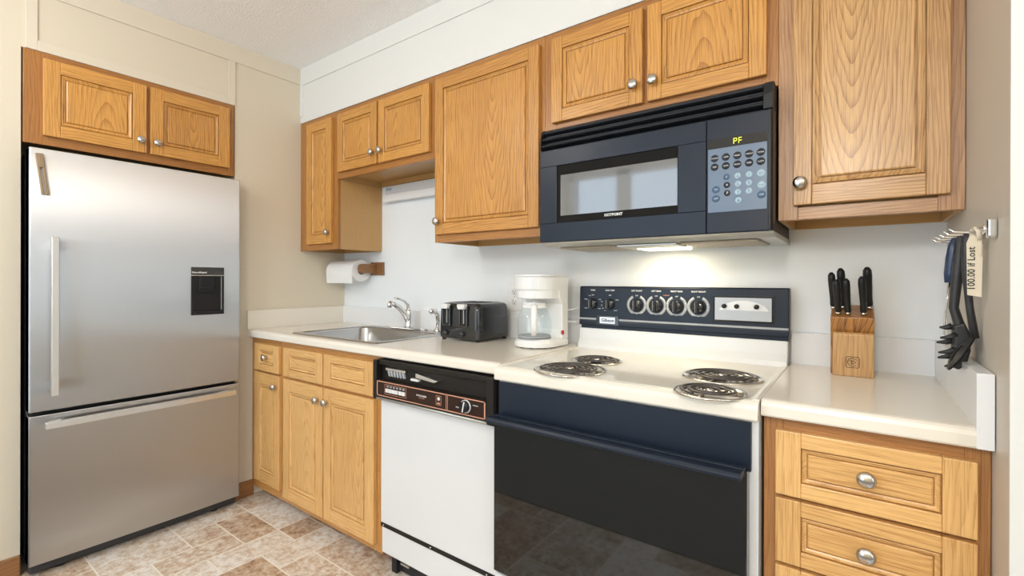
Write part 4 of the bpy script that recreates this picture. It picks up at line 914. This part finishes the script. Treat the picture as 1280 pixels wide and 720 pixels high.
def knife_block():
    x0, x1 = 2.637, 2.737; yf = -0.157; Z = 0.914
    t = thing('knife_block', 'acacia wood knife block with a pale front plate on the right countertop', 'knife block', ((x0+x1)/2, -0.10, Z))
    b_ = MB(); b_.prism([(yf+0.014, Z), (-0.045, Z), (-0.030, Z+0.195), (-0.060, Z+0.200), (yf+0.000, Z+0.168), (yf+0.014, Z+0.11)], 0, x0-0.002, x1+0.001, 'acacia', 2, 0.03); b_.build('body', None, t, bevel=0.002)
    b_ = MB(); b_.prism([(yf-0.010, Z), (yf+0.0138, Z), (yf+0.0138, Z+0.112), (yf-0.004, Z+0.126), (yf-0.010, Z+0.120)], 0, x0+0.004, x1, 'acacia_pale', 2, 0.12); fp = b_.build('front_plate', None, t, bevel=0.002)
    # burnt emblem: rounded square with curls
    y = yf-0.0106; cx, cz = 2.688, Z+0.041; q = MB()
    def stroke(pts): q.tube([(cx+a, y, cz+b__) for a, b__ in pts], 0.0007, seg=6)
    h = 0.0155; stroke([(-h, -h+0.003), (-h, h-0.003), (-h+0.003, h), (h-0.003, h), (h, h-0.003), (h, -h+0.003), (h-0.003, -h), (-h+0.003, -h), (-h, -h+0.003)])
    stroke([(0.0115*cos(a), 0.0115*sin(a)) for a in [0.6+k*0.38 for k in range(14)]]); stroke([(-0.008, 0.004), (0.004, 0.004), (0.008, 0.001), (0.004, -0.003), (0.0, -0.003)]); stroke([(-0.002, 0.004), (-0.002, -0.007)])
    q.build('emblem', 'ink', fp)
    # six knives: handle leaning towards the viewer with the slot's angle
    d = Vector((-0.05, -0.26, 1)).normalized()
    K = [(2.641, -0.098, 0.113, 0.0100, 'black handled knife at the back left corner of the wooden block', 1.0), (2.664, -0.093, 0.124, 0.0108, 'black knife with a steel collar, second from left at the back of the block', 1.0),
         (2.654, -0.139, 0.105, 0.0098, 'short black handled knife at the front left of the block', 1.0), (2.677, -0.139, 0.108, 0.0098, 'short black handled knife at the front middle of the block', 1.0),
         (2.714, -0.139, 0.114, 0.0095, 'short black handled knife at the front right of the block', 1.0), (2.727, -0.091, 0.126, 0.0112, 'longest black handled knife at the back right corner of the block', 1.0)]
    for kx, ky, ln, r, lab, _ in K:
        zt = Z+0.168+(ky-(yf))*(0.032/0.097)
        p0 = Vector((kx, ky, zt+0.0015)); k = thing('kitchen_knife', lab, 'knife', p0, 'knives in the wooden block')
        m_ = MB(); m_.tube([p0+d*s_*ln for s_ in (0.06, 0.12, 0.30, 0.55, 0.80, 0.93, 1.0)], [r*0.80, r*0.95, r*0.88, r*0.98, r*1.08, r*1.0, r*0.45], seg=12, flat=0.92, side=(0, -1, 0.2)); m_.build('handle', 'black_plastic', k)
        m_ = MB(); m_.tube([p0, p0+d*ln*0.075], [r*0.82, r*0.87], seg=12, flat=0.9, side=(0, -1, 0.2)); m_.build('bolster', 'nickel', k)
        m_ = MB()
        for s_ in (0.3, 0.55, 0.8):
            c_ = p0+d*s_*ln; m_.lathe([(0.0018, 0), (0.001, 0.0008)], (c_.x+r*0.90, c_.y, c_.z), axis=0, seg=8)
        m_.build('rivet', 'nickel', k)
knife_block()

def rack():
    xs = XW; z = 1.286
    t = thing('utensil_rack', 'chrome hook rail screwed to the right wall near the corner', 'rack', (xs-0.02, -0.42, 1.26))
    b_ = MB(); b_.box(xs-0.008, xs-0.0005, -0.606, -0.245, z-0.010, z+0.010); b_.build('rail', 'chrome', t, bevel=0.002)
    b_ = MB(); b_.box(xs-0.014, xs-0.0005, -0.624, -0.606, z-0.020, z+0.016); b_.build('end_cap', 'chrome', t, bevel=0.004)
    for y in (-0.27, -0.34, -0.41, -0.48, -0.55):
        h = MB(); h.tube([(xs-0.008, y, z-0.002), (xs-0.030, y, z-0.003), (xs-0.050, y, z-0.001), (xs-0.058, y, z+0.006)], [0.0028, 0.0028, 0.0026, 0.002], seg=8); h.build('hook', 'chrome', t)
    b_ = MB(); b_.lathe([(0.009, 0), (0.008, -0.006), (0.001, -0.007)], (xs-0.008, -0.58, z), axis=0, seg=14); b_.build('screw', 'chrome', t)
    # paper tag with handwriting, knotted over the front hook
    Y = -0.545
    g = thing('paper_tag', 'cream paper tag with handwriting hanging at the front of the hook rail', 'tag', (xs-0.03, Y, 1.154))
    a = math.radians(-8)
    p = MB(); y0_ = Y-0.004
    X0, X1 = 2.8735, 2.8960
    p.prism([(X0+0.0015, 1.160), (X0+0.022, 1.156), (X1+0.001, 1.258), (X1-0.006, 1.272), (X0+0.006, 1.281), (X0+0.000, 1.262)], 1, Y-0.002, Y+0.002, 'tag'); sh = p.build('sheet', None, g, bevel=0.001)
    p = MB(); p.tube([(X0+0.010, Y, 1.276), (X0+0.010, Y+0.004, 1.2875), (X0+0.013, Y-0.003, 1.2925), (X0+0.016, Y-0.010, 1.284), (X0+0.018, Y-0.008, 1.268)], [0.006, 0.0055, 0.005, 0.005, 0.005], seg=8, flat=0.4); p.build('loop', 'tag', g)
    p = MB(); p.prism([(X0+0.016, 1.272), (X0+0.022, 1.269), (X0+0.020, 1.236), (X0+0.0165, 1.238)], 1, Y-0.006, Y-0.003, 'tag'); p.build('folded_end', None, g, bevel=0.0008)
    text('handwriting', '100.00 if Lost', 0.0155, ((X0+X1)/2-0.004, Y-0.0024, 1.212), '-y', 'ink', sh, spin=pi/2, bold=0.0002)
    # masher with a navy handle and two wire legs, farthest hook
    Y = -0.36
    w = thing('wire_whisk', 'utensil with a navy handle and two steel wires on the far hook', 'utensil', (2.872, Y, 1.07))
    h = MB(); h.tube([(2.878, Y, 1.284), (2.8765, Y, 1.270), (2.874, Y, 1.240), (2.8715, Y, 1.205), (2.8715, Y, 1.184)], [0.005, 0.009, 0.0115, 0.0115, 0.0105], seg=12, flat=0.9); h.build('handle', 'blue_handle', w)
    h = MB(); h.tube([(2.8705, Y, 1.184), (2.866, Y, 1.14), (2.862, Y, 1.10), (2.861, Y, 1.06), (2.8645, Y-0.01, 1.042), (2.871, Y-0.02, 1.046), (2.874, Y-0.02, 1.07), (2.876, Y-0.008, 1.12), (2.875, Y, 1.184)], 0.0017, seg=8); h.build('wire', 'nickel', w)
    # pasta fork
    Y = -0.43
    f = thing('pasta_fork', 'black nylon pasta fork with curved prongs hanging on the hook rail', 'utensil', (2.875, Y, 1.0))
    h = MB(); h.tube([(2.881, Y, 1.288), (2.880, Y, 1.275), (2.8745, Y, 1.20), (2.869, Y, 1.130), (2.876, Y, 1.100), (2.882, Y, 1.078), (2.886, Y, 1.055)], [0.005, 0.0085, 0.0085, 0.0075, 0.008, 0.010, 0.011], seg=10, flat=1.15, side=(0, 1, 0)); h.build('handle', 'nylon', f)
    n = 8; prof = [(2.8845, 1.085), (2.889, 1.06), (2.888, 1.03), (2.882, 1.005)]
    h = MB(); vs = []
    outer = [(2.884, 1.098), (2.892, 1.070), (2.893, 1.040), (2.887, 1.012), (2.874, 0.998)]
    inn = [(2.868, 1.092), (2.868, 1.068), (2.867, 1.042), (2.865, 1.020), (2.861, 1.004)]
    for (a_, c_) in zip(outer, inn):
        for (x, z_) in (a_, c_): vs += [(x, Y-0.026, z_), (x, Y+0.026, z_)]
    fs = []
    for j in range(4):
        o = 4*j; fs += [(o, o+1, o+5, o+4), (o+2, o+6, o+7, o+3), (o, o+4, o+6, o+2), (o+1, o+3, o+7, o+5)]
    fs += [(0, 2, 3, 1), (16, 17, 19, 18)]
    h.faces(vs, fs, smooth=False); hd = h.build('head', 'nylon', f, bevel=0.003)
    tips = [(2.848, 1.084), (2.845, 1.064), (2.843, 1.050), (2.842, 1.032), (2.845, 1.016), (2.852, 1.003)]
    for k, (tx, tz) in enumerate(tips):
        sgn = -1 if k % 2 else 1; bz = 1.088-0.0155*k; bx = 2.872 if 0 < k < 5 else 2.869
        h = MB(); h.tube([(bx, Y+sgn*0.020, bz), ((bx+tx)/2, Y+sgn*0.021, (bz+tz)/2-0.002), (tx, Y+sgn*0.019, tz)], [0.0075, 0.0052, 0.0020], seg=8); h.build('prong', 'nylon', hd)
    # slotted spoon in front
    Y = -0.485
    s = thing('slotted_spoon', 'black nylon slotted spoon hanging behind the paper tag', 'utensil', (2.885, Y, 1.0))
    h = MB(); h.tube([(2.882, Y, 1.288), (2.881, Y, 1.275), (2.8805, Y, 1.21), (2.887, Y, 1.13), (2.8945, Y, 1.07)], [0.004, 0.0075, 0.007, 0.0065, 0.0075], seg=10, flat=1.0, side=(0, 1, 0)); h.build('handle', 'nylon', s)
    c0, c1 = Vector((2.8945, Y, 1.072)), Vector((2.855, Y, 1.000)); ax_ = (c1-c0); nrm = Vector((ax_.z, 0, -ax_.x)).normalized()
    h = MB(); vs = []; NU, NV = 10, 8
    for layer in (0, 0.003):
        for i in range(NU+1):
            u = i/NU; wd = 0.030*max(0.18, sin(pi*(0.06+0.90*u))**0.6) if u < 1 else 0.006
            for j in range(NV+1):
                v = 2*j/NV-1; c_ = c0+ax_*u; dep = 0.009*(1-v*v)*sin(pi*u)
                vs.append(tuple(c_+Vector((0, 1, 0))*wd*v-nrm*(dep+layer)*-1))
    st = (NU+1)*(NV+1); fs = []
    for i in range(NU):
        for j in range(NV):
            if 3 <= i <= 7 and j in (2, 4, 6) and j % 2 == 0: continue
            a_ = i*(NV+1)+j; fs += [(a_, a_+1, a_+NV+2, a_+NV+1), (st+a_, st+a_+NV+1, st+a_+NV+2, st+a_+1)]
    h.faces(vs, fs, smooth=True); h.build('bowl', 'nylon', s)
rack()
